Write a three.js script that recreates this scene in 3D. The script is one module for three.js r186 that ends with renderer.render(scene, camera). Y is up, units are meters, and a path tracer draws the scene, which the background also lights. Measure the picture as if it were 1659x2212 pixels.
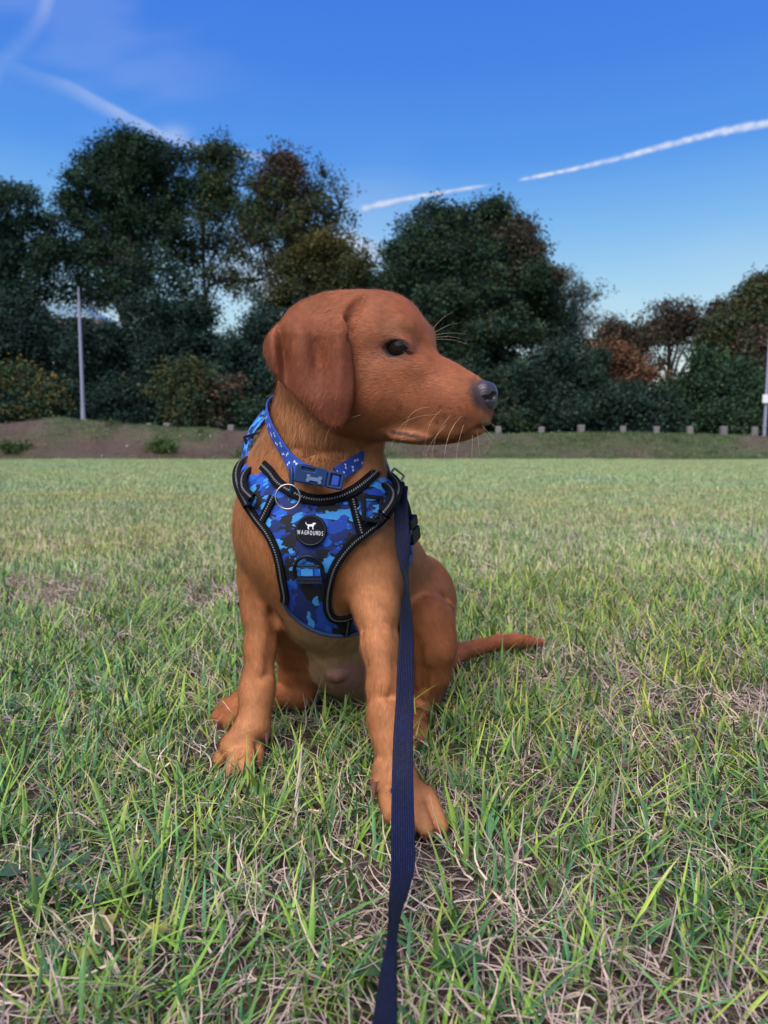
import * as THREE from 'three';
import { mergeGeometries } from 'three/addons/utils/BufferGeometryUtils.js';

// ---------------------------------------------------------------- camera, sky, sun, exposure
const FOCAL = 1534, CX = 829.5, CY = 1106, EYE = 0.32, PITCH = Math.atan(138 / FOCAL);   // the photo measured at 1659 x 2212
const scene = new THREE.Scene();
const camera = new THREE.PerspectiveCamera(2 * Math.atan(CY / FOCAL) * 180 / Math.PI, 0.75, 0.02, 600);
camera.position.set(0, EYE, 0);
camera.rotation.x = -PITCH;
camera.focus = 0.655; camera.userData.fStop = 9;
const renderer = new THREE.WebGLRenderer();
renderer.toneMapping = THREE.LinearToneMapping;
renderer.toneMappingExposure = 1.35;
renderer.shadowMap.enabled = true;
const SUN_DIR = new THREE.Vector3(-0.26, 0.82, 0.52).normalize();
const sun = new THREE.DirectionalLight(new THREE.Color().setRGB(1, 0.92, 0.82), 5.0);
sun.name = 'sun';
sun.position.copy(SUN_DIR).multiplyScalar(60);
sun.castShadow = true; sun.shadow.radius = 110;
Object.assign(sun.shadow.camera, { left: -40, right: 40, top: 40, bottom: -40, near: 1, far: 160 });
sun.shadow.mapSize.set(4096, 4096);
scene.add(sun);

// ---------------------------------------------------------------- small tools
const V = (x, y, z) => new THREE.Vector3(x, y, z);
let seedState = 1;
const seed = (n) => { seedState = n >>> 0; };
function rnd() { seedState = (seedState + 0x6d2b79f5) | 0; let t = Math.imul(seedState ^ (seedState >>> 15), 1 | seedState); t = (t + Math.imul(t ^ (t >>> 7), 61 | t)) ^ t; return ((t ^ (t >>> 14)) >>> 0) / 4294967296; }
const rr = (a, b) => a + (b - a) * rnd();
const gauss = () => Math.sqrt(-2 * Math.log(1 - rnd() * 0.9999)) * Math.cos(6.28318 * rnd());
const clamp = (x, a = 0, b = 1) => x < a ? a : x > b ? b : x;
const lerp = (a, b, t) => a + (b - a) * t;
const smooth = (a, b, x) => { const t = clamp((x - a) / (b - a)); return t * t * (3 - 2 * t); };
const mix3 = (a, b, t) => [lerp(a[0], b[0], t), lerp(a[1], b[1], t), lerp(a[2], b[2], t)];
const hash3 = (x, y, z) => { let h = Math.imul(x, 374761393) ^ Math.imul(y, 668265263) ^ Math.imul(z, 2147483647 ^ 1274126177); h = Math.imul(h ^ (h >>> 13), 1274126177); return ((h ^ (h >>> 16)) >>> 0) / 4294967296; };
function noise3(x, y, z) {
  const ix = Math.floor(x), iy = Math.floor(y), iz = Math.floor(z); let fx = x - ix, fy = y - iy, fz = z - iz;
  fx = fx * fx * (3 - 2 * fx); fy = fy * fy * (3 - 2 * fy); fz = fz * fz * (3 - 2 * fz);
  const L = (a, b, t) => a + (b - a) * t;
  return L(L(L(hash3(ix, iy, iz), hash3(ix + 1, iy, iz), fx), L(hash3(ix, iy + 1, iz), hash3(ix + 1, iy + 1, iz), fx), fy),
    L(L(hash3(ix, iy, iz + 1), hash3(ix + 1, iy, iz + 1), fx), L(hash3(ix, iy + 1, iz + 1), hash3(ix + 1, iy + 1, iz + 1), fx), fy), fz);
}
const noise2 = (x, y) => noise3(x, y, 7.5);
function fbm(x, y, z = 0.5, n = 4) { let s = 0, a = 0.5, t = 0; for (let i = 0; i < n; i++) { s += a * noise3(x, y, z + i * 17.3); t += a; a *= 0.5; x *= 2.03; y *= 2.03; z *= 2.03; } return s / t; }
const CP = Math.cos(PITCH), SP = Math.sin(PITCH);
// a measured place of the photo and a distance along the lens axis -> the point of the world that stands there
function at(px, py, depth) {
  const x = (px - CX) / FOCAL * depth, v = (CY - py) / FOCAL * depth;
  return V(x, EYE + v * CP - depth * SP, -(depth * CP + v * SP));
}
const groundDepth = (py, h = 0) => (EYE - h) / (SP + (py - CY) / FOCAL * CP);      // depth at which that row meets height h
const onGround = (px, py, h = 0) => at(px, py, groundDepth(py, h));
const used = {};
function numbered(name) { used[name] = (used[name] ?? -1) + 1; return used[name] ? name + '_' + String(used[name]).padStart(3, '0') : name; }
function tag(o, label, category, group) { o.userData.label = label; if (category) o.userData.category = category; if (group) o.userData.group = group; return o; }
function thing(name, label, category, pos = [0, 0, 0], group) {
  const o = new THREE.Group(); o.name = numbered(name); o.position.set(...pos); scene.add(o);
  return tag(o, label, category, group);
}
function part(name, geometry, material, parent, label) {
  const m = new THREE.Mesh(geometry, material); m.name = name; m.castShadow = m.receiveShadow = true;
  if (label) m.userData.label = label;
  parent.add(m); return m;
}
const std = (rgb, roughness = 0.8, extra = {}) => new THREE.MeshPhysicalMaterial({ color: new THREE.Color().setRGB(...rgb), roughness, ...extra });
const FLAGS = { dog: true, grass: true, trees: true, fur: true, gear: true };
// ---------------------------------------------------------------- the sky: clear blue evening air, thin cirrus, two pieces of a vapour trail
{
  const W = 4096, H = 2048, data = new Float32Array(W * H * 4);
  const stops = [[-90, .10, .13, .12], [-4, .30, .36, .36], [0, .70, .80, .78], [3, .66, .80, .80], [7, .54, .77, .85], [11, .42, .69, .88], [16, .225, .50, .87], [21, .098, .32, .83], [27, .066, .235, .78], [34, .049, .19, .74], [50, .042, .165, .66], [90, .036, .14, .58]];
  const air = (e) => { let i = 1; while (stops[i][0] < e && i < stops.length - 1) i++; const a = stops[i - 1], b = stops[i], t = clamp((e - a[0]) / (b[0] - a[0])); return [1, 2, 3].map((k) => lerp(a[k], b[k], t)); };
  // distance from a polyline given in photo measure, and how far along it one is
  const along = (pts, x, y) => { let best = [1e9, 0, 0]; let run = 0; const total = pts.length - 1;
    for (let i = 0; i < total; i++) { const [ax, ay] = pts[i], [bx, by] = pts[i + 1], dx = bx - ax, dy = by - ay, t = clamp(((x - ax) * dx + (y - ay) * dy) / (dx * dx + dy * dy)); const ex = x - ax - dx * t, ey = y - ay - dy * t, d = Math.hypot(ex, ey); if (d < best[0]) best = [d, (i + t) / total, (dx * ey - dy * ex) > 0 ? 1 : -1]; }
    return best; };
  const trailA = [[1120, 389], [1230, 367], [1340, 341], [1450, 311], [1560, 284], [1680, 262], [1900, 215], [2300, 130]];
  const trailB = [[770, 458], [850, 438], [950, 420], [1068, 402]];
  const streak = [[-300, 20], [-40, 110], [60, 150], [150, 182], [260, 240], [350, 288], [430, 312], [560, 335], [620, 352]];
  const wisp = [[-60, 260], [-5, 150], [60, 80], [92, 35], [104, -10], [120, -120]];
  for (let row = 0; row < H; row++) {
    const up = ((row + .5) / H - .5) * Math.PI, y = Math.sin(up), c = Math.cos(up), e = up * 180 / Math.PI, base = air(e);
    for (let col = 0; col < W; col++) {
      const a = ((col + .5) / W - .5) * 2 * Math.PI, x = Math.cos(a) * c, z = Math.sin(a) * c;
      let rgb = base, cloud = 0;
      if (e > -2) {
        const warm = smooth(14, 0, e) * (0.5 + 0.5 * x / Math.max(c, .01));                      // the evening side lies to the right
        rgb = [base[0] + .24 * warm, base[1] + .09 * warm, base[2] - .05 * warm];
        // thin high veil all round the sky
        const k = 1 / (Math.max(y, 0.04) + .12), vx = x * k, vz = z * k;
        const veil = smooth(.52, .82, fbm(vx * 1.5 + 3, vz * .8 + 1, .3, 3)) * smooth(0, 12, e);
        cloud = .10 * veil;
        const fwd = -z * CP - y * SP;
        if (fwd > .35) {
          const px = CX + x / fwd * FOCAL, py = CY - (y * CP - z * SP) / fwd * FOCAL;
          if (px > -350 && px < 2300 && py > -400 && py < 1000) {
            const n1 = fbm(px * .012, py * .012, 2.2, 4), n2 = fbm(px * .05, py * .05, 5.1, 3);
            let [d, t, side] = along(trailA, px, py);
            let wd = lerp(3.5, 11, clamp(t * 1.55)) * (0.6 + .8 * n2);
            const drift = side > 0 ? 1 : 1;
            cloud = Math.max(cloud, .86 * smooth(wd, wd * .3, d) * smooth(-.004, .012, t) * (.25 + 1.15 * fbm(px * .09, py * .11, 1.1, 2)) * drift);
            [d, t] = along(trailB, px, py + 4);
            wd = lerp(11, 3, t) * (.45 + 1.0 * n2);
            cloud = Math.max(cloud, .72 * smooth(wd, wd * .25, d) * smooth(0, .1, t) * smooth(1, .86, t) * (.35 + 1.0 * fbm(px * .07, py * .12, 4.1, 2)));
            [d, t, side] = along(streak, px, py + 10 * (n1 - .5));
            const fan = side > 0 ? lerp(46, 22, t) : lerp(15, 7, t);
            const core = smooth(.22, .6, t) * smooth(1.02, .74, t);
            cloud = Math.max(cloud, (.08 + .36 * core) * smooth(fan, 0, d) * (.45 + .9 * n1));
            cloud = Math.max(cloud, .34 * Math.exp(-(((px - 372) / 34) ** 2 + ((py - 292) / 20) ** 2)));
            [d, t] = along(wisp, px, py + 14 * (n1 - .5));
            cloud = Math.max(cloud, (.10 + .22 * smooth(.4, .75, t)) * smooth(34, 0, d) * (.3 + n1 * 1.1));
            cloud = Math.max(cloud, .20 * smooth(.4, .8, n1) * smooth(190, 0, px) * smooth(260, 40, py));
            cloud = Math.max(cloud, .09 * smooth(420, 60, Math.abs(px - 130 - py * .6)) * smooth(.38, .75, fbm(px * .005 + 3, py * .012, 9, 3)) * smooth(420, 120, py));
            cloud = Math.max(cloud, .62 * Math.exp(-(((px - 760) / 80) ** 2 + ((py - 535 + (px - 760) * -.35) / 34) ** 2)) * (.5 + n1));
            cloud = Math.max(cloud, .42 * Math.exp(-(((px - 560) / 110) ** 2 + ((py - 590) / 60) ** 2)) * (.4 + n1));
          }
        }
      }
      const lit = e > 20 ? [.72, .78, .93] : [.86, .84, .90];
      const i = (row * W + col) * 4, m = clamp(cloud);
      for (let q = 0; q < 3; q++) data[i + q] = lerp(rgb[q], lit[q], m) / 1.35; data[i + 3] = 1;
    }
  }
  const sky = new THREE.DataTexture(data, W, H, THREE.RGBAFormat, THREE.FloatType);
  sky.mapping = THREE.EquirectangularReflectionMapping; sky.magFilter = sky.minFilter = THREE.LinearFilter; sky.needsUpdate = true;
  scene.background = sky; scene.environment = sky;
}
// ---------------------------------------------------------------- the field: one sheet of earth and thatch out to the horizon
const lush = (x, z) => clamp(.62 + 1.5 * (fbm(x * 1.1 + 11, z * 1.1 + 5, .3, 3) - .5) + 1.3 * (fbm(x * 4.1 + 2, z * 4.1, 3.3, 2) - .5));
const bump = (x, z) => .016 * (fbm(x * 4.5, z * 4.5, 1.7, 3) - .5) + .05 * (fbm(x * .5 + 9, z * .5, 4.4, 2) - .5) * smooth(1.2, 4, Math.hypot(x, z));
function canvasTexture(w, h, paint, repeat) {
  const c = document.createElement('canvas'); c.width = w; c.height = h;
  paint(c.getContext('2d'), w, h);
  const t = new THREE.CanvasTexture(c); t.colorSpace = THREE.SRGBColorSpace; t.wrapS = t.wrapT = THREE.RepeatWrapping; t.magFilter = THREE.LinearFilter;
  if (repeat) t.repeat.set(...repeat);
  return t;
}
{
  seed(11);
  const thatch = canvasTexture(2048, 2048, (g, w) => {
    g.fillStyle = 'rgb(92,78,66)'; g.fillRect(0, 0, w, w);
    const tones = ['64,54,48', '120,104,84', '150,134,108', '76,72,54', '96,110,62', '78,96,52', '50,42,40', '132,112,96', '172,154,128'];
    for (let i = 0; i < 60000; i++) {
      const x = rnd() * w, y = rnd() * w, a = rnd() * 6.283, l = rr(8, 46), b = rr(-1.2, 1.2);
      g.strokeStyle = `rgba(${tones[Math.floor(rnd() * tones.length)]},${rr(.35, .9)})`; g.lineWidth = rr(.8, 3.2);
      for (const [ox, oy] of [[0, 0], [x < 60 ? w : x > w - 60 ? -w : 0, 0], [0, y < 60 ? w : y > w - 60 ? -w : 0]]) {
        if ((ox || oy) === 0 && (ox !== 0 || oy !== 0)) continue;
        g.beginPath(); g.moveTo(x + ox, y + oy); g.quadraticCurveTo(x + ox + Math.cos(a) * l * .5, y + oy + Math.sin(a) * l * .5, x + ox + Math.cos(a + b) * l, y + oy + Math.sin(a + b) * l); g.stroke();
      }
    }
  });
  thatch.repeat.set(1 / 1.1, 1 / 1.1);
  const rings = 150, spokes = 200, pos = [], uv = [], col = [], idx = [];
  for (let i = 0; i <= rings; i++) {
    const r = .04 * Math.pow(420 / .04, i / rings);
    for (let j = 0; j <= spokes; j++) {
      const a = j / spokes * 2 * Math.PI, x = Math.cos(a) * r, z = Math.sin(a) * r;
      pos.push(x, r > 60 ? -.02 : bump(x, z), z); uv.push(x, z);
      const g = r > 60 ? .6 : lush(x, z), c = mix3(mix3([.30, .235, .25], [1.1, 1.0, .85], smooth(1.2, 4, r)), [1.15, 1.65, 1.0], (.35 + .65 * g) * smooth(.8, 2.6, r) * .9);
      col.push(...c);
    }
  }
  for (let i = 0; i < rings; i++) for (let j = 0; j < spokes; j++) { const a = i * (spokes + 1) + j, b = a + spokes + 1; idx.push(a, a + 1, b, b, a + 1, b + 1); }
  const g = new THREE.BufferGeometry();
  g.setAttribute('position', new THREE.Float32BufferAttribute(pos, 3)); g.setAttribute('uv', new THREE.Float32BufferAttribute(uv, 2)); g.setAttribute('color', new THREE.Float32BufferAttribute(col, 3)); g.setIndex(idx); g.computeVertexNormals();
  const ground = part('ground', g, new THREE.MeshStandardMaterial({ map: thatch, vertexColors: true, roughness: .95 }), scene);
  tag(ground, 'level grass field of thatch and bare earth under the dog'); ground.userData.kind = 'structure';
}

// ---------------------------------------------------------------- the low earth bank at the far edge of the field
const crestRows = [[-700, 930], [-200, 922], [0, 912], [60, 906], [130, 900], [185, 907], [300, 918], [420, 924], [520, 929], [800, 934], [1080, 937], [1300, 935], [1500, 936], [1600, 940], [1700, 943], [2300, 948]];
const BANK_NEAR = 19.4, BANK_TOP = 21.4, BANK_FAR = 25.5;
function crest(x) {                                           // height of the bank's top above the field
  const px = CX + x / BANK_TOP * FOCAL; let i = 1; while (i < crestRows.length - 1 && crestRows[i][0] < px) i++;
  const [a, ya] = crestRows[i - 1], [b, yb] = crestRows[i];
  return EYE + (968 - lerp(ya, yb, smooth(a, b, px))) / FOCAL * BANK_TOP;
}
function bankHeight(x, z) {                                    // z is the distance in front of the camera
  const w = .5 * (noise2(x * .35, 3) - .5), rise = smooth(BANK_NEAR + w, BANK_TOP + .1, z) * smooth(BANK_FAR + 1.5, BANK_TOP + .2, z);
  return crest(x) * rise * (1 - .10 * (fbm(x * .9, z * .9, 2, 3) - .5)) + .26 * (fbm(x * 1.6, z * 1.6, 8, 4) - .5) * rise * smooth(BANK_TOP + .6, BANK_TOP - .5, z) - .03;
}
const bankGreen = (x, z) => clamp(.16 + 1.9 * (fbm(x * .55 + 4, z * .9 + 2, 6.1, 3) - .46) + .34 * smooth(-1, 5, x) + .55 * smooth(BANK_NEAR + .55, BANK_NEAR, z));
{
  seed(12);
  const soil = canvasTexture(1024, 1024, (g, w) => {
    g.fillStyle = 'rgb(128,112,104)'; g.fillRect(0, 0, w, w);
    for (let i = 0; i < 26000; i++) { const v = rr(-46, 44), s = rr(1, 7); g.fillStyle = `rgba(${128 + v},${112 + v * .95},${104 + v * .85},${rr(.3, .8)})`; g.beginPath(); g.ellipse(rnd() * w, rnd() * w, s * 1.6, s, rnd() * 3, 0, 6.283); g.fill(); }
  }, [.5, .5]);
  const nx = 420, nz = 44, pos = [], uv = [], col = [], idx = [];
  for (let j = 0; j <= nz; j++) for (let i = 0; i <= nx; i++) {
    const x = lerp(-30, 30, i / nx), z = lerp(BANK_NEAR - .4, BANK_FAR + 1, j / nz);
    pos.push(x, bankHeight(x, z), -z); uv.push(x, z);
    col.push(...mix3([.21, .16, .17], [.24, .40, .21], bankGreen(x, z)).map((c) => c * (.75 + .5 * fbm(x * 2, z * 2, 1, 2))));
  }
  for (let j = 0; j < nz; j++) for (let i = 0; i < nx; i++) { const a = j * (nx + 1) + i, b = a + nx + 1; idx.push(a, a + 1, b, b, a + 1, b + 1); }
  const g = new THREE.BufferGeometry();
  g.setAttribute('position', new THREE.Float32BufferAttribute(pos, 3)); g.setAttribute('uv', new THREE.Float32BufferAttribute(uv, 2)); g.setAttribute('color', new THREE.Float32BufferAttribute(col, 3)); g.setIndex(idx); g.computeVertexNormals();
  const bank = part('earth_bank', g, new THREE.MeshStandardMaterial({ map: soil, vertexColors: true, roughness: .95 }), scene);
  tag(bank, 'low brown earth bank with grassy patches along the far edge of the field'); bank.userData.kind = 'structure';
}
// ---------------------------------------------------------------- trees and shrubs behind the bank
const leafMat = {};
function leafMaterial(key) { return leafMat[key] ??= new THREE.MeshPhysicalMaterial({ color: 0xffffff, roughness: .9, side: THREE.DoubleSide, specularIntensity: .12 }); }
const sprigs = [];
{
  seed(31);
  for (let v = 0; v < 5; v++) {                                 // a sprig: a dozen leaves about a short twig
    const pos = [], idx = [];
    const n = 16;
    for (let i = 0; i < n; i++) {
      const c = V(gauss() * .13, gauss() * .10, gauss() * .13), d = V(gauss(), gauss() * .6 - .25, gauss()).normalize(), s = V(gauss(), gauss(), gauss()).cross(d).normalize(), l = rr(.075, .125), w = l * rr(.28, .42);
      const k = pos.length / 3, nrm = d.clone().cross(s), a = c, b = c.clone().addScaledVector(d, l * .5).addScaledVector(nrm, l * .08), e = c.clone().addScaledVector(d, l);
      for (const p of [a, b.clone().addScaledVector(s, w), b.clone().addScaledVector(s, -w), e]) pos.push(p.x, p.y, p.z);
      idx.push(k, k + 1, k + 2, k + 1, k + 3, k + 2);
    }
    const g = new THREE.BufferGeometry(); g.setAttribute('position', new THREE.Float32BufferAttribute(pos, 3)); g.setIndex(idx);
    const flat = g.toNonIndexed(); flat.computeVertexNormals(); sprigs.push(flat);
  }
}
function limb(points, r0, r1, sides = 7) {
  const curve = new THREE.CatmullRomCurve3(points), n = Math.max(6, points.length * 4), g = new THREE.TubeGeometry(curve, n, 1, sides, false), p = g.attributes.position;
  for (let i = 0; i <= n; i++) { const c = curve.getPointAt(i / n), r = lerp(r0, r1, i / n); for (let j = 0; j <= sides; j++) { const k = i * (sides + 1) + j; p.setXYZ(k, c.x + (p.getX(k) - c.x) * r, c.y + (p.getY(k) - c.y) * r, c.z + (p.getZ(k) - c.z) * r); } }
  g.computeVertexNormals(); return g;
}
const barkMat = new THREE.MeshStandardMaterial({ color: new THREE.Color().setRGB(.030, .026, .024), roughness: .95 });
const twigMat = new THREE.MeshStandardMaterial({ color: new THREE.Color().setRGB(.045, .038, .035), roughness: .95 });
// blobs: [px, py, radius across, radius up, depth, share of leaves, colours...] in photo measure; the crown stands where they say
function tree(name, label, category, base, blobs, colours, o = {}) {
  const t = thing(name, label, category, [base.x, 0, base.z], o.group);
  const local = (p) => p.clone().sub(t.position);
  const clumps = blobs.map(([px, py, rx, ry, depth, share, tint]) => ({ c: local(at(px, py, depth)), rx: rx / FOCAL * depth, ry: ry / FOCAL * depth, rz: (o.deep ?? .8) * rx / FOCAL * depth, share: share ?? 1, tint }));
  const top = clumps.reduce((a, b) => b.c.y > a.c.y ? b : a), woods = [];
  if (!o.shrub) {
    const th = o.trunk ?? .22, fork = V(top.c.x * .25, top.c.y * .35, top.c.z * .25);
    woods.push(limb([V(0, -.1, 0), V(top.c.x * .06 + .1, top.c.y * .18, 0), fork, V(top.c.x * .6, top.c.y * .7, top.c.z * .6), top.c], th, .03, 9));
    for (const k of clumps) { if (k === top) continue; const from = fork.clone().lerp(top.c, rr(0, .55)); const mid = from.clone().lerp(k.c, .5).add(V(gauss() * .2, .25, gauss() * .2)); woods.push(limb([from, mid, k.c], th * .38, .02, 5)); }
    for (const k of clumps) for (let i = 0; i < (o.twigs ?? 5); i++) { const d = V(gauss(), Math.abs(gauss()) * .8, gauss()).normalize(), e = k.c.clone().add(V(d.x * k.rx, d.y * k.ry, d.z * k.rz).multiplyScalar(rr(.8, 1.12))); woods.push(limb([k.c, k.c.clone().lerp(e, .5).add(V(gauss() * .1, gauss() * .1, gauss() * .1)), e], .03, .006, 4)); }
  } else for (let i = 0; i < 6; i++) { const k = clumps[Math.floor(rnd() * clumps.length)]; woods.push(limb([V(gauss() * .2, -.1, gauss() * .2), k.c.clone().multiplyScalar(.5).add(V(gauss() * .15, 0, gauss() * .15)), k.c], .035, .01, 5)); }
  part(o.shrub ? 'stem' : 'trunk', mergeGeometries(woods), o.shrub ? twigMat : barkMat, t);
  const per = o.density ?? 1, leafSize = o.leaf ?? 1, all = [];
  for (const k of clumps) {
    const area = 4 * Math.PI * (k.rx * k.ry + k.rx * k.rz + k.ry * k.rz) / 3, n = Math.round(area * 44 * per * k.share);
    const sub = []; for (let i = 0; i < Math.max(6, Math.round(area * 1.15)); i++) { const d = V(gauss(), gauss(), gauss()).normalize(), r = rr(.5, 1.13); sub.push([V(d.x * k.rx * r, d.y * k.ry * r, d.z * k.rz * r), rr(.13, .36) * (o.clump ?? 1)]); }
    for (let i = 0; i < n; i++) {
      const [sc, sr] = sub[Math.floor(rnd() * sub.length)], p = k.c.clone().add(sc).add(V(gauss() * sr, gauss() * sr * .75, gauss() * sr));
      if (p.y < .02) continue;
      const colour = k.tint ? (rnd() < .8 ? k.tint : colours[Math.floor(rnd() * colours.length)]) : colours[Math.floor(rnd() * colours.length)];
      all.push([p, colour, rr(.75, 1.3) * leafSize]);
    }
  }
  const crown = new THREE.Group(); crown.name = 'crown'; t.add(crown); crown.userData.kind = 'stuff';
  const buckets = sprigs.map(() => []); for (const s of all) buckets[Math.floor(rnd() * sprigs.length)].push(s);
  const q = new THREE.Quaternion(), e = new THREE.Euler(), m = new THREE.Matrix4(), col = new THREE.Color();
  buckets.forEach((list, b) => {
    if (!list.length) return;
    const im = new THREE.InstancedMesh(sprigs[b], leafMaterial('leaf'), list.length); im.name = 'leaves'; im.castShadow = im.receiveShadow = true; im.userData.kind = 'stuff';
    list.forEach(([p, c, s], i) => { e.set(rr(-.5, .5), rnd() * 6.283, rr(-.5, .5)); q.setFromEuler(e); m.compose(p, q, V(s, s, s)); im.setMatrixAt(i, m); const v = rr(.6, 1.3); col.setRGB(c[0] * v, c[1] * v, c[2] * v); im.setColorAt(i, col); });
    crown.add(im);
  });
  return t;
}
if (FLAGS.trees) {
  seed(41);
  const dark = [[.020, .042, .034], [.026, .052, .038], [.016, .036, .034]], mid = [[.034, .064, .036], [.045, .075, .036], [.028, .054, .036]], olive = [[.060, .066, .026], [.075, .070, .026], [.045, .055, .028]], gold = [[.13, .10, .03], [.10, .085, .03], [.06, .065, .03]], rust = [[.16, .075, .045], [.13, .065, .04], [.09, .06, .04]], brown = [[.075, .055, .045], [.06, .05, .04], [.05, .05, .04]], grey = [[.06, .075, .07], [.07, .085, .08]];
  const B = (px, depth) => { const p = at(px, 968, depth); return V(p.x, 0, p.z); };
  tree('tall_tree', 'dark tree at the left edge of the field, cut off by the picture', 'tree', B(10, 29), [[15, 470, 85, 75, 29], [-60, 520, 100, 110, 29], [40, 560, 80, 70, 29], [70, 640, 60, 60, 29, .6], [-30, 680, 110, 90, 29], [95, 470, 14, 16, 29, .6], [120, 470, 12, 9, 28.6, .8], [60, 430, 22, 24, 29, .6]], [...dark, ...mid.slice(0, 1)], { trunk: .3, density: .95 });
  tree('tall_tree', 'tallest tree, broad dark crown behind the left lamp post', 'tree', B(270, 30), [[255, 360, 70, 55, 30, 1.25], [320, 340, 62, 42, 29.6, 1.2], [210, 430, 68, 62, 30, 1.2], [300, 430, 92, 72, 30.6, 1.3], [180, 500, 52, 55, 29.6, .8], [350, 480, 62, 66, 30, .8], [255, 520, 60, 50, 30.6, .9], [385, 390, 44, 62, 30, .8], [240, 590, 60, 36, 30.4, .35], [330, 580, 70, 46, 30, .25], [160, 560, 50, 40, 30, .4], [150, 620, 60, 50, 30.5, .3], [230, 640, 70, 40, 30.5, .4], [250, 570, 60, 60, 29, .35], [300, 640, 60, 50, 29.5, .4], [120, 560, 50, 40, 30, .25], [205, 545, 60, 40, 30, .5], [160, 430, 22, 16, 30, .5], [240, 318, 22, 20, 30, .6], [290, 310, 26, 18, 30, .7]], [...mid, ...dark], { trunk: .2, density: .9, twigs: 10 });
  tree('tall_tree', 'thin airy tree with sky showing through its crown, between two tall trees', 'tree', B(455, 31), [[470, 350, 46, 40, 31, .9], [500, 400, 52, 50, 31, .75], [450, 420, 50, 50, 30.6, .7], [480, 480, 62, 52, 31, .42], [440, 540, 52, 52, 31, .30], [520, 540, 50, 52, 31, .26], [470, 610, 66, 46, 31, .34], [390, 560, 60, 60, 31, .45], [400, 640, 60, 40, 31, .4], [545, 610, 60, 50, 31, .36], [440, 470, 60, 60, 30, .4], [540, 460, 50, 50, 31, .45], [430, 345, 30, 26, 31, .8]], [...mid, ...olive.slice(0, 1)], { trunk: .12, density: .7, twigs: 18 });
  tree('autumn_tree', 'tall tree with thinning yellow brown leaves above the head of the dog', 'tree', B(640, 29), [[625, 380, 46, 40, 29, .9, brown[0]], [600, 430, 56, 52, 29.4, .9], [660, 430, 52, 56, 29, .7], [640, 500, 82, 62, 29, .8], [575, 520, 46, 56, 29.4, .6], [710, 500, 46, 60, 29.4, .36], [690, 560, 72, 56, 28.6, 1.1, gold[1]], [770, 580, 62, 46, 28.6, 1.1, gold[2]], [650, 610, 72, 56, 28.6, 1.2, gold[2]], [590, 620, 42, 50, 29, .6], [740, 640, 90, 56, 29, 1.2], [735, 450, 38, 50, 29.4, .12], [610, 345, 30, 20, 29, .6, brown[0]], [700, 380, 26, 34, 29, .3]], [...olive, ...mid, ...brown.slice(0, 1)], { trunk: .16, density: .82, twigs: 18 });
  tree('round_tree', 'round dark green tree with a full crown right behind the muzzle of the dog', 'tree', B(1010, 28), [[960, 500, 62, 46, 28, 1.2], [1040, 490, 66, 44, 28, 1.2], [905, 560, 66, 56, 28, 1.2], [1000, 560, 92, 66, 27.6, 1.3], [1100, 550, 66, 62, 28, 1.2, brown[1]], [880, 640, 66, 66, 28, 1.2], [980, 660, 92, 72, 27.4, 1.3], [1085, 640, 92, 72, 27.6, 1.3], [1000, 850, 90, 60, 27, 1.2], [1090, 860, 90, 60, 27, 1.2], [1040, 910, 110, 40, 26.6, 1.2], [1150, 610, 52, 60, 28, 1.1, brown[1]], [1165, 690, 40, 52, 28, .9], [1040, 740, 110, 62, 27.6, 1.3], [940, 760, 90, 62, 28, 1.2], [880, 500, 20, 16, 28, .6], [955, 462, 12, 18, 28, .8], [1085, 478, 22, 18, 28, .7], [1145, 535, 26, 22, 28, .7], [1120, 500, 20, 16, 28, .7], [850, 545, 18, 26, 28, .7]], [...dark, ...mid, [.05, .055, .03]], { trunk: .32, density: 1.5 });
  tree('birch', 'pale wispy tree with bare twigs and sky behind, right of the round tree', 'tree', B(1235, 33), [[1230, 640, 34, 30, 33, .32], [1260, 650, 34, 28, 33, .40], [1240, 700, 40, 36, 33, .3], [1215, 600, 22, 24, 33, .34], [1270, 690, 26, 26, 33, .22], [1200, 720, 40, 24, 33, .22], [1290, 640, 14, 12, 33, .3]], grey, { trunk: .1, density: 1.1, twigs: 15, leaf: .8 });
  tree('ivy_tree', 'narrow dark ivy covered tree standing in the gap beside the round tree', 'tree', B(1222, 28), [[1222, 690, 14, 22, 28, 1], [1215, 720, 16, 26, 28, 1.2], [1222, 760, 30, 30, 28, 1.2]], dark, { trunk: .14, density: 1.5, twigs: 2 });
  tree('autumn_tree', 'brownish tree with a thin crown left of the bright gap at right', 'tree', B(1350, 30), [[1330, 735, 50, 34, 30, .7], [1300, 770, 46, 40, 30, 1], [1380, 720, 28, 20, 30, .35], [1325, 712, 26, 18, 30, .5], [1280, 745, 26, 20, 30, .5]], [...brown, ...olive.slice(2), rust[2]], { trunk: .18, density: 1.3, twigs: 8 });
  tree('autumn_tree', 'dark brown tree with see-through leaves around the bright gap at right', 'tree', B(1450, 31), [[1440, 700, 44, 30, 31, .9], [1490, 685, 46, 26, 31, .8], [1410, 740, 36, 34, 31, .6], [1530, 700, 50, 36, 31, .7], [1455, 745, 30, 30, 31, .10], [1425, 800, 24, 34, 31, .12], [1385, 790, 22, 40, 31, .8], [1570, 668, 40, 20, 31, .35], [1440, 662, 20, 12, 31, .4]], brown, { trunk: .2, density: 1.2, twigs: 9 });
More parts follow.
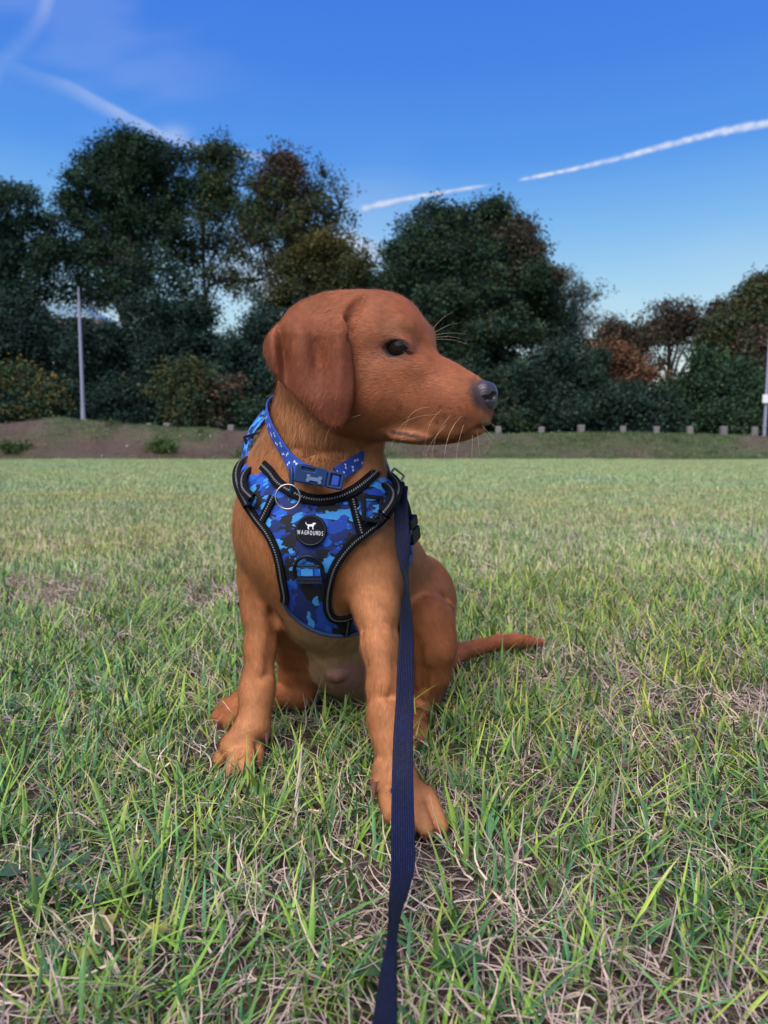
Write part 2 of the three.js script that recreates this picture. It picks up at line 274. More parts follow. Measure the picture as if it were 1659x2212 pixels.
  tree('bushy_tree', 'big olive green tree at the right edge rising beyond the lamp post', 'tree', B(1620, 28), [[1640, 700, 72, 62, 28, 1.2], [1580, 740, 62, 52, 28, 1.2], [1660, 640, 46, 40, 28, 1], [1700, 680, 80, 90, 28, 1.2], [1555, 765, 40, 36, 28, 1.1, mid[1]], [1620, 790, 82, 62, 27.6, 1.3, brown[0]], [1690, 800, 80, 90, 28, 1.2], [1750, 640, 90, 90, 28.5, 1], [1620, 660, 40, 22, 28, .8]], [...olive, ...mid, ...brown.slice(0, 1)], { trunk: .3, density: 1.5 });
  tree('bushy_tree', 'blue green bushy tree under the olive tree, right of the bright gap', 'tree', B(1520, 26.5), [[1545, 800, 52, 46, 26.5, 1.3], [1490, 865, 56, 44, 26.5, 1.3], [1560, 850, 72, 56, 26.3, 1.3], [1500, 900, 90, 40, 26.2, 1.2], [1620, 880, 62, 56, 26.4, 1.3], [1600, 920, 80, 34, 26.2, 1.2]], [...mid, [.028, .06, .036]], { trunk: .14, density: 1.6, twigs: 2 });
  tree('bushy_tree', 'grey green bushy tree low behind the fence posts, left of the orange shrub', 'tree', B(1250, 26.5), [[1220, 790, 62, 46, 26.5, 1.3], [1160, 850, 82, 62, 26.3, 1.3], [1260, 850, 62, 56, 26.3, 1.3], [1320, 880, 72, 50, 26.2, 1.3], [1200, 900, 90, 46, 26, 1.3], [1390, 880, 56, 46, 26.3, 1.3], [1400, 920, 80, 34, 26.2, 1.2], [1300, 920, 80, 34, 26.2, 1.2]], [[.030, .048, .036], [.036, .056, .042], ...dark], { trunk: .14, density: 1.5, twigs: 2 });
  tree('orange_shrub', 'orange leaved shrub glowing between dark trees at right', 'shrub', B(1350, 27.2), [[1350, 800, 42, 34, 27.2, 1.3], [1320, 770, 30, 26, 27.4, 1.1], [1375, 830, 34, 28, 27.2, 1.2]], rust, { shrub: true, density: 1.5 });
  // the dense growth under the left trees
  const hedges = [[-40, 770, 120, 110], [60, 775, 92, 88], [150, 775, 88, 78], [250, 775, 92, 80], [350, 790, 92, 85], [440, 765, 82, 78], [540, 795, 82, 78], [640, 760, 92, 92], [740, 740, 92, 82], [840, 760, 92, 82], [30, 690, 60, 46], [65, 770, 50, 46], [330, 690, 46, 50], [400, 700, 50, 46], [585, 715, 40, 60]];
  const seen = ['dark leafy hedge tree at the left edge under the cut off tree', 'dark leafy hedge tree left of the lamp post', 'dark leafy hedge tree right behind the lamp post', 'dark leafy hedge tree under the tallest tree', 'dark leafy hedge tree between lamp post and dog', 'dark leafy hedge tree under the airy tree', 'dark leafy hedge tree beside the ear of the dog', 'dark leafy hedge tree hidden behind the head of the dog', 'dark leafy hedge tree behind the eye of the dog', 'dark leafy hedge tree behind the muzzle of the dog'];
  hedges.slice(0, 10).forEach(([px, py, rx, ry], i) => tree('hedge_tree', seen[i], 'tree', B(px, 27 + (i % 3) * .7), [[px, py, rx, ry, 27 + (i % 3) * .7, 1.1], [px - 30, py + 95, rx, ry * .8, 26.6, 1.1], [px + 30, 890, rx, 50, 26.3, 1.1], [px - 25, 925, rx, 34, 26.2, 1], ...(hedges[10 + i - (i > 2 ? 2 : 0)] && (i < 2 || i === 4 || i === 5 || i === 6) ? [[...hedges[10 + i - (i > 2 ? 2 : 0)], 27.5, .9]] : [])], [...dark, [.02, .036, .032], [.026, .045, .04]], { trunk: .16, density: 1.25, twigs: 3, group: undefined }));
  tree('yellow_shrub', 'yellowish shrub with golden leaves at the foot of the trees, far left', 'shrub', B(70, 25), [[50, 815, 34, 30, 25, 1], [70, 860, 46, 36, 25, 1], [110, 880, 46, 36, 25, 1], [40, 890, 40, 34, 25, .9]], [...gold, ...mid, ...mid], { shrub: true, density: .9 });
  tree('yellow_shrub', 'olive shrub with yellow leaves on the bank between lamp post and dog', 'shrub', B(410, 24.8), [[390, 830, 46, 40, 24.8, 1], [430, 870, 52, 40, 24.8, 1.1], [400, 905, 56, 30, 24.8, 1.1], [360, 850, 26, 30, 24.8, .8]], [...olive, ...gold.slice(2), ...mid], { shrub: true, density: 1 });
  tree('rusty_shrub', 'rusty brown shrub beside the olive shrub left of the dog', 'shrub', B(485, 24.9), [[485, 855, 28, 36, 24.9, 1], [470, 890, 24, 24, 24.9, .8]], [...brown, rust[2], ...mid.slice(0, 1)], { shrub: true, density: .9 });
  tree('green_shrub', 'bright green leafy shrub right beside the ear of the dog', 'shrub', B(560, 25), [[560, 870, 34, 30, 25, 1], [545, 905, 40, 26, 25, 1]], [mid[1], [.05, .08, .035], ...dark], { shrub: true, density: .9 });
}
// ---------------------------------------------------------------- fence posts, lamp posts, weeds and litter on the bank
{
  seed(51);
  const stone = canvasTexture(256, 256, (g, w) => { g.fillStyle = 'rgb(166,162,160)'; g.fillRect(0, 0, w, w); for (let i = 0; i < 5000; i++) { const v = rr(-36, 30); g.fillStyle = `rgba(${164 + v},${158 + v},${156 + v},.5)`; g.fillRect(rnd() * w, rnd() * w, rr(1, 6), rr(1, 9)); } });
  const mat = new THREE.MeshStandardMaterial({ map: stone, color: new THREE.Color().setRGB(.36, .36, .39), roughness: .9 });
  // a square weathered post with chamfered edges and a low pyramid head
  function postShape(w, h) {
    const s = new THREE.Shape(), a = w / 2, c = w * .12;
    s.moveTo(-a + c, -a); s.lineTo(a - c, -a); s.lineTo(a, -a + c); s.lineTo(a, a - c); s.lineTo(a - c, a); s.lineTo(-a + c, a); s.lineTo(-a, a - c); s.lineTo(-a, -a + c); s.closePath();
    const g = new THREE.ExtrudeGeometry(s, { depth: h, bevelEnabled: true, bevelSize: w * .14, bevelThickness: w * .16, bevelSegments: 3, bevelOffset: -w * .14 });
    g.rotateX(-Math.PI / 2); return g;
  }
  const rows = [[1078, 924, 15], [1169, 925, 15], [1256, 921, 15], [1346, 923.5, 14], [1418, 924, 14], [1492, 924, 14.5], [1564, 924, 14.5], [1631, 925, 14], [322, 917, 13], [360, 917, 17], [499, 921, 15]];
  const says = ['pale square post nearest the nose of the dog', 'pale post second to the right of the nose of the dog', 'pale post, tallest of the row, third right of the nose', 'pale post fourth from the nose of the dog', 'pale post below the bright gap in the trees', 'pale post under the blue green bushy tree, third left of the lamp post', 'pale post second left of the right lamp post', 'pale post right beside the lamp post at the right edge', 'small pale post leftmost of the three on the brown bank', 'pale post middle of the three on the brown bank', 'pale post on the brown bank nearest the harness of the dog'];
  rows.forEach(([px, py, w], i) => {
    const D = 22.6, p = at(px, py - 3, D), t = thing('fence_post', says[i], 'post', [p.x, 0, p.z], 'pale posts along the top of the bank');
    const y0 = bankHeight(p.x, -p.z) - .3, post = part('shaft', postShape(w * .86 / FOCAL * D, p.y - y0 - .03), mat, t); post.position.y = y0; post.rotation.set(rr(-.03, .03), rr(-.25, .25), rr(-.04, .04));
  });
  // lamp posts
  const steel = std([.24, .25, .34], .5, { metalness: .3 }), white = std([.66, .66, .68], .6);
  {
    const D = 22.4, base = at(181, 925, D), top = at(176, 655, D), tip = at(175, 626, D);
    const t = thing('lamp_post', 'tall grey lamp post on the bank in front of the left trees', 'lamp post', [base.x, 0, base.z]);
    const y = (p) => p.y, x = (p) => p.x - base.x;
    const r = 3.6 / FOCAL * D;
    part('pole', mergeGeometries([limb([V(0, .2, 0), V(0, y(top) * .5, 0), V(0, y(top), 0)], r * 1.25, r * .9, 14)]), steel, t);
    part('top_mast', limb([V(0, y(top), 0), V(0, y(tip) - .2, 0), V(0, y(tip), 0)], r * .6, r * .45, 10), steel, t);
    const collar = new THREE.CylinderGeometry(r * 1.35, r * 1.5, .5, 14); collar.translate(0, bankHeight(base.x, -base.z) + .2, 0); part('base_collar', collar, steel, t);
    part('bracket', limb([V(0, y(at(181, 688, D)), 0), V(.12, y(at(181, 688, D)), .02), V(.24, y(at(181, 687, D)), .02)], .025, .022, 8), steel, t);
  }
  {
    const D = 22.2, base = at(1650.5, 940, D), y2 = at(1650, 735, D).y + 1.2;
    const t = thing('lamp_post', 'slim grey lamp post with a small white sign at the right edge', 'lamp post', [base.x, 0, base.z]);
    const r = 3.4 / FOCAL * D;
    part('pole', limb([V(0, .2, 0), V(.02, y2 * .5, 0), V(.05, y2, 0)], r * 1.1, r * .85, 14), steel, t);
    const h = at(1650, 862, D).y; const box = new THREE.BoxGeometry(.19, .26, .03); box.translate(-.045, h, .075); part('sign_plate', box, white, t);
    const bandG = new THREE.CylinderGeometry(r * 1.3, r * 1.3, .08, 14); bandG.translate(.005, at(1650, 920, D).y, 0); part('band', bandG, steel, t);
  }
  // a far house glimpsed through the trees beside the left lamp post
  {
    const D = 44, p = at(172, 690, D), t = thing('house', 'blue roofed house glimpsed through the trees behind the left lamp post', 'house', [p.x, 0, p.z]);
    const w = 2.9, wall = new THREE.BoxGeometry(w, p.y - .3, 4); wall.translate(.7, (p.y - .3) / 2, 0); part('wall', wall, std([.20, .13, .16], .9), t);
    const s = new THREE.Shape(); s.moveTo(-w / 2 - .25, 0); s.lineTo(-w / 2 + .3, .72); s.lineTo(w / 2 - .3, .72); s.lineTo(w / 2 + .25, 0); s.closePath();
    const roof = new THREE.ExtrudeGeometry(s, { depth: 4.2, bevelEnabled: false }); roof.translate(0, p.y - .3, -2.1); part('roof', roof, std([.18, .30, .42], .6), t);
  }
  // weeds growing on the bank
  const weeds = [[205, 965, 26, 'dark green weed clump on the left of the brown bank', 20.6, .9], [352, 962, 26, 'bright green weed clump in the middle of the brown bank', 20.2, 1.3], [240, 925, 24, 'low green weed clump at the crest below the lamp post', 21.3, 1], [540, 975, 22, 'green weed clump at the foot of the bank left of the harness', 19.9, 1.2], [735, 975, 20, 'green weed clump at the foot of the bank behind the dog', 19.9, 1.1], [445, 940, 15, 'small weed with an orange flower high on the brown bank', 21, 1], [30, 968, 28, 'green weed clump at the far left foot of the bank', 20, 1.1], [130, 912, 26, 'weed clump on the highest point of the bank left', 21.6, 1], [780, 968, 24, 'weed clump on the bank beside the collar of the dog', 20.2, 1.2], [560, 962, 26, 'broad weed clump on the bank by the left shoulder strap', 20.3, 1]];
  for (const [px, py, r, label, depth, b] of weeds) {
    const p = at(px, py, depth); const y = bankHeight(p.x, -p.z);
    tree('weed', label, 'plant', V(p.x, 0, p.z), [[px, py, r * .9, r * .3, depth, 2.2], [px - r * .5, py + 4, r * .7, r * .22, depth, 2], [px + r * .5, py + 4, r * .7, r * .22, depth, 2]].map((k) => k), [[.045 * b, .085 * b, .035], [.04 * b, .07 * b, .03], [.065 * b, .09 * b, .04]], { shrub: true, density: 1.7, leaf: .5, clump: .25 });
  }
  // small litter
  const litter = [[507, 951, 2.6, [.55, .5, .5], 'white scrap of litter near the foot of the brown bank'], [573, 949, 3.4, [.38, .22, .5], 'purple scrap of litter on the brown bank'], [406, 974, 3, [.45, .3, .55], 'purple scrap of litter at the foot of the brown bank'], [556, 940, 2.4, [.6, .3, .12], 'orange scrap of litter on the brown bank']];
  litter.length = 0;
  const bits = [[508, 1787, 5, [.6, .58, .62], 'white crumpled litter low on the brown bank'], [573, 1777, 6, [.34, .18, .5], 'purple crumpled litter on the brown bank by the weeds'], [407, 1827, 5, [.5, .38, .62], 'lilac crumpled litter at the foot of the brown bank'], [556, 1757, 4.5, [.62, .3, .12], 'orange crumpled litter in the middle of the brown bank'], [721, 1745, 5, [.62, .32, .1], 'orange crumpled litter high on the brown bank near the dog'], [800, 1741, 6, [.55, .5, .52], 'pale stone litter high on the brown bank near the dog'], [842, 1748, 5, [.5, .46, .5], 'grey stone litter on the bank nearest the harness'], [604, 1795, 5, [.55, .42, .25], 'tan crumpled litter low on the bank beside the weeds']];
  for (const [sx, sy, r, c, label] of bits) {
    const px = sx / 1.8517, py = sy / 1.8517; let D = 20, p = at(px, py, D);
    for (let i = 0; i < 60; i++) { D = 19.2 + i * .04; p = at(px, py, D); if (bankHeight(p.x, -p.z) > p.y - .02) break; }
    const g = new THREE.IcosahedronGeometry(r / 1.8517 / FOCAL * D * .62, 1), a = g.attributes.position; for (let i = 0; i < a.count; i++) { const n = .7 + .6 * noise3(a.getX(i) * 40 + sx, a.getY(i) * 40, a.getZ(i) * 40); a.setXYZ(i, a.getX(i) * n, a.getY(i) * n * .8, a.getZ(i) * n); } g.computeVertexNormals();
    const m = part(numbered('litter'), g, std(c, .6), scene); m.position.copy(p).y += .02; tag(m, label, 'litter');
  }
}
// ---------------------------------------------------------------- the dog's shape as a field of distances (metres, negative inside)
const prims = [];                                              // { d(x,y,z), c, r (bounding), k (blend), flow, region }
const HEAD = (() => {                                           // the head's own frame: x towards the nose, y up, z out of the side turned to us
  const yaw = 65 * Math.PI / 180, o = at(772, 772, .70), roll = .02;
  const fx = V(Math.sin(yaw), -roll, Math.cos(yaw)).normalize(), fy0 = V(0, 1, 0), fz = fx.clone().cross(fy0).normalize(), fy = fz.clone().cross(fx);
  return { o, fx, fy, fz, w: (x, y, z) => o.clone().addScaledVector(fx, x / 1000).addScaledVector(fy, y / 1000).addScaledVector(fz, z / 1000), dir: (x, y, z) => V(0, 0, 0).addScaledVector(fx, x).addScaledVector(fy, y).addScaledVector(fz, z).normalize() };
})();
if (HEAD.fz.z < 0) { HEAD.fz.negate(); }
const len3 = (x, y, z) => Math.sqrt(x * x + y * y + z * z);
function roundCone(a, b, r1, r2) {
  const bx = b.x - a.x, by = b.y - a.y, bz = b.z - a.z, l2 = bx * bx + by * by + bz * bz, rd = r1 - r2, a2 = l2 - rd * rd, il2 = 1 / l2;
  return (x, y, z) => {
    const px = x - a.x, py = y - a.y, pz = z - a.z, yy = px * bx + py * by + pz * bz, zz = yy - l2;
    const qx = px * l2 - bx * yy, qy = py * l2 - by * yy, qz = pz * l2 - bz * yy, x2 = qx * qx + qy * qy + qz * qz, y2 = yy * yy * l2, z2 = zz * zz * l2;
    const kk = Math.sign(rd) * rd * rd * x2;
    if (Math.sign(zz) * a2 * z2 > kk) return Math.sqrt(x2 + z2) * il2 - r2;
    if (Math.sign(yy) * a2 * y2 < kk) return Math.sqrt(x2 + y2) * il2 - r1;
    return (Math.sqrt(x2 * a2 * il2) + yy * rd) * il2 - r1;
  };
}
function ellipsoid(c, ax, ay, az, rx, ry, rz) {
  return (x, y, z) => {
    const px = x - c.x, py = y - c.y, pz = z - c.z, u = px * ax.x + py * ax.y + pz * ax.z, v = px * ay.x + py * ay.y + pz * ay.z, w = px * az.x + py * az.y + pz * az.z;
    const k0 = len3(u / rx, v / ry, w / rz), k1 = len3(u / (rx * rx), v / (ry * ry), w / (rz * rz));
    return k1 < 1e-9 ? -Math.min(rx, ry, rz) : k0 * (k0 - 1) / k1;
  };
}
let group = 'torso';
const groups = {};
function add(d, c, r, k, flow, op = 'add') { const p = { d, c, r, k, flow, group, op }; prims.push(p); (groups[group] ??= []).push(p); return p; }
function bone(a, b, r1, r2, k, flow) { return add(roundCone(a, b, r1, r2), a.clone().add(b).multiplyScalar(.5), a.distanceTo(b) / 2 + Math.max(r1, r2), k, flow ?? b.clone().sub(a).normalize()); }
function chain(pts, k) { for (let i = 0; i < pts.length - 1; i++) bone(pts[i][0], pts[i + 1][0], pts[i][1], pts[i + 1][1], k); }
const X = V(1, 0, 0), Y = V(0, 1, 0), Z = V(0, 0, 1);
function blob(c, rx, ry, rz, k, flow, op) { return add(ellipsoid(c, X, Y, Z, rx, ry, rz), c, Math.max(rx, ry, rz), k, flow ?? V(0, -1, 0), op); }
function headBlob(p, rx, ry, rz, k, flow, op, turn = 0, yawIn = 0) {
  const c = HEAD.w(...p); let ax = HEAD.fx.clone(), ay = HEAD.fy.clone(), az = HEAD.fz.clone();
  if (turn) { ax = HEAD.dir(Math.cos(turn), Math.sin(turn), 0); ay = HEAD.dir(-Math.sin(turn), Math.cos(turn), 0); }
  if (yawIn) { const a2 = ax.clone().multiplyScalar(Math.cos(yawIn)).addScaledVector(az, Math.sin(yawIn)); az = az.multiplyScalar(Math.cos(yawIn)).addScaledVector(ax, -Math.sin(yawIn)); ax = a2; }
  return add(ellipsoid(c, ax, ay, az, rx / 1000, ry / 1000, rz / 1000), c, Math.max(rx, ry, rz) / 1000, k / 1000, flow ? HEAD.dir(...flow) : HEAD.dir(-1, 0, 0), op);
}
const S = at;
// --- trunk
group = 'torso';
bone(S(690, 1040, .765), S(692, 1155, .768), .056, .072, .05, V(0, -1, .15));
bone(S(692, 1155, .768), S(705, 1265, .785), .072, .060, .05, V(0, -1, .1));
bone(S(705, 1150, .80), S(790, 1255, .90), .074, .070, .05, V(.3, -.7, -.5));
bone(S(790, 1255, .90), S(825, 1350, .96), .070, .078, .05, V(.3, -.7, -.5));
bone(S(712, 1270, .80), S(738, 1400, .86), .056, .044, .03, V(.05, -1, 0));
bone(S(738, 1400, .86), S(780, 1472, .90), .044, .036, .03, V(.1, -1, 0));
blob(S(840, 1440, .94), .068, .055, .07, .03, V(.2, -1, 0));
// --- front legs
group = 'legs';
// the one at the left of the picture
blob(S(608, 1120, .775), .043, .055, .048, .03, V(-.15, -1, .1)).shoulder = true;
chain([[S(592, 1150, .772), .036], [S(572, 1250, .775), .0265], [S(566, 1310, .772), .0205], [S(562, 1400, .762), .0148], [S(558, 1462, .752), .0136], [S(555, 1492, .747), .0158], [S(553, 1525, .742), .0134], [S(545, 1568, .733), .0138]], .012);
bone(S(545, 1568, .735), S(507, 1612, .715), .0145, .0148, .012);
// the one at the right of the picture
blob(S(768, 1125, .742), .041, .055, .048, .03, V(.15, -1, .1)).shoulder = true;
chain([[S(785, 1160, .738), .040], [S(803, 1250, .722), .0275], [S(812, 1315, .705), .0205], [S(821, 1400, .680), .0158], [S(830, 1485, .657), .0141], [S(838, 1553, .640), .0163], [S(847, 1602, .630), .0139], [S(855, 1680, .617), .0148]], .012);
bone(S(856, 1682, .616), S(884, 1725, .598), .0155, .0165, .012);
// --- paws: four toes each
function paw(root, toes, r, k = .0042) { for (const [knuckle, tip, s = 1] of toes) { bone(root, knuckle, r * 1.05 * s, r * s, k); bone(knuckle, tip, r * s, r * .80 * s, k * .5); } }
group = 'paws';
const pawLeft = [[onGround(494, 1618, .016), onGround(474, 1640, .010)], [onGround(512, 1632, .018), onGround(499, 1660, .011)], [onGround(533, 1635, .017), onGround(528, 1662, .010)], [onGround(551, 1620, .014), onGround(552, 1645, .009)]];
paw(S(525, 1588, .725), pawLeft, .0088, .0032);
const pawRight = [[S(838, 1722, .597), S(842, 1758, .583)], [S(868, 1740, .585), S(880, 1786, .568)], [S(897, 1738, .585), S(919, 1788, .568)], [S(922, 1720, .594), S(950, 1782, .574)]];
paw(S(868, 1695, .607), pawRight, .0080, .0030);
// dewclaw pads
bone(S(568, 1560, .735), S(573, 1582, .732), .006, .0042, .006); bone(S(822, 1655, .617), S(812, 1690, .612), .0058, .0042, .006);
// --- hind legs
group = 'hind';
// left of the picture
bone(S(745, 1385, .94), S(642, 1310, .825), .048, .034, .02, V(-.6, -.4, .6));
chain([[S(634, 1320, .81), .036], [S(636, 1390, .838), .0230], [S(641, 1450, .855), .0185], [S(646, 1492, .862), .0190]], .014);
chain([[S(646, 1497, .860), .0185], [S(590, 1507, .845), .0125], [S(520, 1516, .83), .0130]], .010);
paw(S(520, 1518, .83), [[S(492, 1524, .825), S(473, 1543, .822)], [S(500, 1532, .818), S(482, 1550, .812)], [S(512, 1540, .812), S(497, 1556, .806)]], .0085);
// right of the picture
blob(S(915, 1262, .945), .030, .034, .055, .02, V(.1, -1, .2));
bone(S(890, 1300, .94), S(925, 1352, .835), .058, .0285, .016, V(.1, -1, .3));
chain([[S(926, 1345, .832), .0275], [S(933, 1395, .832), .0262], [S(930, 1450, .84), .0215], [S(918, 1500, .848), .0165], [S(908, 1532, .850), .0150]], .012);
chain([[S(905, 1538, .846), .015], [S(899, 1560, .80), .0115], [S(897, 1572, .778), .0125]], .010);
paw(S(897, 1572, .782), [[S(884, 1582, .765), S(880, 1600, .757)], [S(899, 1580, .766), S(899, 1598, .755)], [S(911, 1578, .770), S(913, 1594, .760)]], .0080);
for (const [a, b, r, k] of [[S(591, 1335, .752), S(573, 1450, .738), .0022, .012], [S(836, 1345, .686), S(841, 1500, .637), .0018, .010], [S(604, 1262, .752), S(590, 1330, .752), .003, .014], [S(790, 1345, .688), S(806, 1440, .662), .0014, .008]]) add(roundCone(a, b, r, r * .6), a.clone().add(b).multiplyScalar(.5), a.distanceTo(b) / 2 + r, k, Y, 'sub');
bone(S(566, 1345, .757), S(556, 1440, .742), .004, .003, .014); bone(S(818, 1345, .684), S(829, 1480, .645), .004, .003, .014);
// folds of skin above the hock
add(roundCone(S(902, 1380, .803), S(905, 1470, .815), .0035, .0045), S(903, 1425, .806), .04, .006, Y, 'sub');
add(roundCone(S(922, 1440, .811), S(918, 1485, .822), .003, .004), S(920, 1462, .813), .03, .005, Y, 'sub');
add(roundCone(S(862, 1352, .845), S(964, 1290, .87), .005, .006), S(913, 1316, .86), .05, .012, Y, 'sub');
// belly: sheath
group = 'torso'; bone(S(716, 1425, .822), S(726, 1452, .816), .010, .0095, .008);
// --- tail
group = 'tail';
chain([[S(930, 1452, .955), .022], [S(985, 1412, .99), .0125], [S(1030, 1399, 1.02), .0102], [S(1075, 1389, 1.045), .0104], [S(1108, 1386, 1.06), .0102], [S(1135, 1386, 1.07), .0084], [S(1158, 1387, 1.077), .0052], [S(1180, 1389, 1.083), .0014]], .004);
// --- neck
group = 'neck';
bone(S(694, 845, .744), S(697, 955, .752), .044, .044, .018, V(0, -1, .1));
bone(S(698, 955, .745), S(690, 1040, .765), .044, .058, .03, V(0, -1, .15));
bone(S(664, 890, .755), S(622, 1010, .79), .028, .042, .025, V(-.3, -1, 0));
group = 'ruff'; blob(S(801, 975, .724), .0125, .032, .022, .012, V(.15, -1, 0)); group = 'neck';
for (const [a, b, r] of [[S(640, 962, .70), S(740, 975, .70), .0022], [S(660, 985, .704), S(735, 995, .706), .0016], [S(745, 940, .69), S(775, 1000, .70), .003]]) add(roundCone(a, b, r, r * .7), a.clone().add(b).multiplyScalar(.5), a.distanceTo(b) / 2 + r, .010, Y, 'sub');
// --- head (millimetres in the head's frame)
group = 'head';
headBlob([-12, 6, 0], 70, 58, 53, 22, [-1, .1, .25]);
headBlob([30, 18, 0], 40, 40, 40, 20, [-1, .5, .2]);
headBlob([48, 6, 0], 29, 28.5, 34, 11, [-1, .45, .2]);
headBlob([53, 18, 19], 17, 12.5, 11.5, 9, [-1, .4, .2]);
headBlob([54, 18, -20], 18, 15, 13, 8, [-.8, .5, -.3]);
headBlob([14, -36, 16], 50, 40, 33, 20, [-1, -.35, .2]);
headBlob([14, -36, -16], 50, 40, 33, 20, [-1, -.35, -.2]);
headBlob([58, -16, 22], 26, 13, 15, 16, [-1, .1, .4]);
headBlob([58, -16, -22], 26, 13, 15, 16, [-1, .1, -.4]);
// the muzzle: a lofted shape, its top, bottom and half width given along its length
const muzzleRows = [[20, 12, -62, 46], [45, 6, -72, 43], [68, 3, -79, 37.5], [84, -.5, -80, 33.5], [94, -4.5, -80, 30.5], [104, -9.5, -79, 28.5], [115, -16, -77, 26.5], [123, -20.5, -72.5, 23.5], [129, -24.5, -66.5, 19], [134, -30, -61, 12.5], [137, -40, -55, 5]];
const muzzleAt = (x) => { let i = 1; while (i < muzzleRows.length - 1 && muzzleRows[i][0] < x) i++; const a = muzzleRows[i - 1], b = muzzleRows[i], t = clamp((x - a[0]) / (b[0] - a[0])); return [1, 2, 3].map((j) => lerp(a[j], b[j], t)); };
const toHead = (x, y, z) => { const px = x - HEAD.o.x, py = y - HEAD.o.y, pz = z - HEAD.o.z; return [(px * HEAD.fx.x + py * HEAD.fx.y + pz * HEAD.fx.z) * 1000, (px * HEAD.fy.x + py * HEAD.fy.y + pz * HEAD.fy.z) * 1000, (px * HEAD.fz.x + py * HEAD.fz.y + pz * HEAD.fz.z) * 1000]; };
add((x, y, z) => {
  const [hx, hy, hz] = toHead(x, y, z), cx = clamp(hx, 20, 139), [t, b, w] = muzzleAt(cx), yc = (t + b) / 2, hh = (t - b) / 2;
  const u = (hy - yc) / hh, ww = w * Math.max(.45, u > 0 ? 1 - .34 * u * u : 1 - .14 * u * u), v = hz / ww, e = (hx - cx);
  const n = Math.pow(Math.abs(u), 2.5) + Math.pow(Math.abs(v), 2.5), m = Math.min(hh, ww), d = (Math.pow(n, .4) - 1) * m;
  return (e !== 0 ? (d > 0 ? Math.hypot(d, e) : Math.max(d, Math.abs(e))) : d) * .82 / 1000;
}, HEAD.w(80, -42, 0), .095, .012, HEAD.dir(-1, -.12, 0));
// lower jaw, chin, lips
headBlob([66, -70, 0], 56, 13, 26, 8, [-1, -.1, 0]);
headBlob([68, -77.5, 23], 20, 5.5, 10, 5, [-1, -.1, 0], 'add', -.05);
headBlob([122, -66, 0], 11, 8, 13, 6, [-.6, -.6, 0]);
headBlob([128, -56, 0], 8.5, 11, 15, 6, [-.8, -.4, 0]);
// mouth line between flews and jaw
{
  const lip = [[56, -73.5, 38.5], [64, -75, 37], [73, -76.5, 35], [82, -78.2, 33], [93, -79.5, 31], [105, -79.5, 28], [115, -77.5, 25], [123, -73.5, 19], [130, -68, 11], [133, -65.5, 0]];
  for (const s of [1, -1]) for (let i = 0; i < lip.length - 1; i++) { const [a, b] = [lip[i], lip[i + 1]], r = i < 3 ? .0032 : i < 6 ? .0015 : .0023; const A = HEAD.w(a[0], a[1], a[2] * s), B = HEAD.w(b[0], b[1], b[2] * s); add(roundCone(A, B, r, r), A.clone().add(B).multiplyScalar(.5), .02, .0025, HEAD.dir(-1, 0, 0), 'sub'); }
}
// stop furrow and the hollow before the eye
// brow ridge above the eye, lids, and the almond opening between them
const EYEBALL = HEAD.w(57.5, 1.8, 27.2);
for (const s of [1, -1]) {
  headBlob([48, 20, 30 * s], 11, 3.0, 4.5, 5, [-1, .2, 0], 'add', .40);
  headBlob([61, 23.5, 25 * s], 8, 4, 5.5, 5, [-1, .2, 0], 'add', -.35);

  headBlob([57, 2, 29 * s], 15, 10, 8.5, 7, [-1, .1, 0]);
  if (s > 0) headBlob([57.5, 2.1, 38 * s], 10.8, 8.0, 12, 2.0, [-1, 0, 0], 'sub', -.16, s * .32); else headBlob([54, 0, 38 * s], 11, 5.6, 10, 2.0, [-1, 0, 0], 'sub', -.16, s * .32);
  if (s > 0) headBlob([69, -2.6, 33 * s], 3.6, 1.6, 8, 1.6, [-1, 0, 0], 'sub', -.35, s * .32);
}
// the raised, slightly worried fold of the brow and the rims of the lids
for (const s of [1, -1]) {
  const run = (pts, k) => { for (let i = 0; i < pts.length - 1; i++) { const [a, b] = [pts[i], pts[i + 1]], A = HEAD.w(a[0], a[1], a[2] * s), B = HEAD.w(b[0], b[1], b[2] * s); add(roundCone(A, B, a[3], b[3]), A.clone().add(B).multiplyScalar(.5), A.distanceTo(B) / 2 + .004, k, HEAD.dir(-1, .15, 0)); } };
  run([[40, 15, 32.5, .0015], [46, 19.5, 31.2, .0024], [54, 24, 29, .0030], [61, 26.2, 25.5, .0032], [67, 24, 22.5, .0024]], .005);
  if (s > 0) { run([[45.5, 1.5, 34.6, .0010], [49.5, 8, 34.5, .0014], [57, 10.6, 34.2, .0016], [64, 8, 33, .0014], [69.5, 0, 31, .0009]], .0022); run([[45.5, 1, 34.6, .0009], [51, -4.6, 35.4, .0013], [59, -6.4, 35, .0014], [65, -4.6, 33.2, .0012], [69.5, -.5, 31, .0009]], .0022); }
}
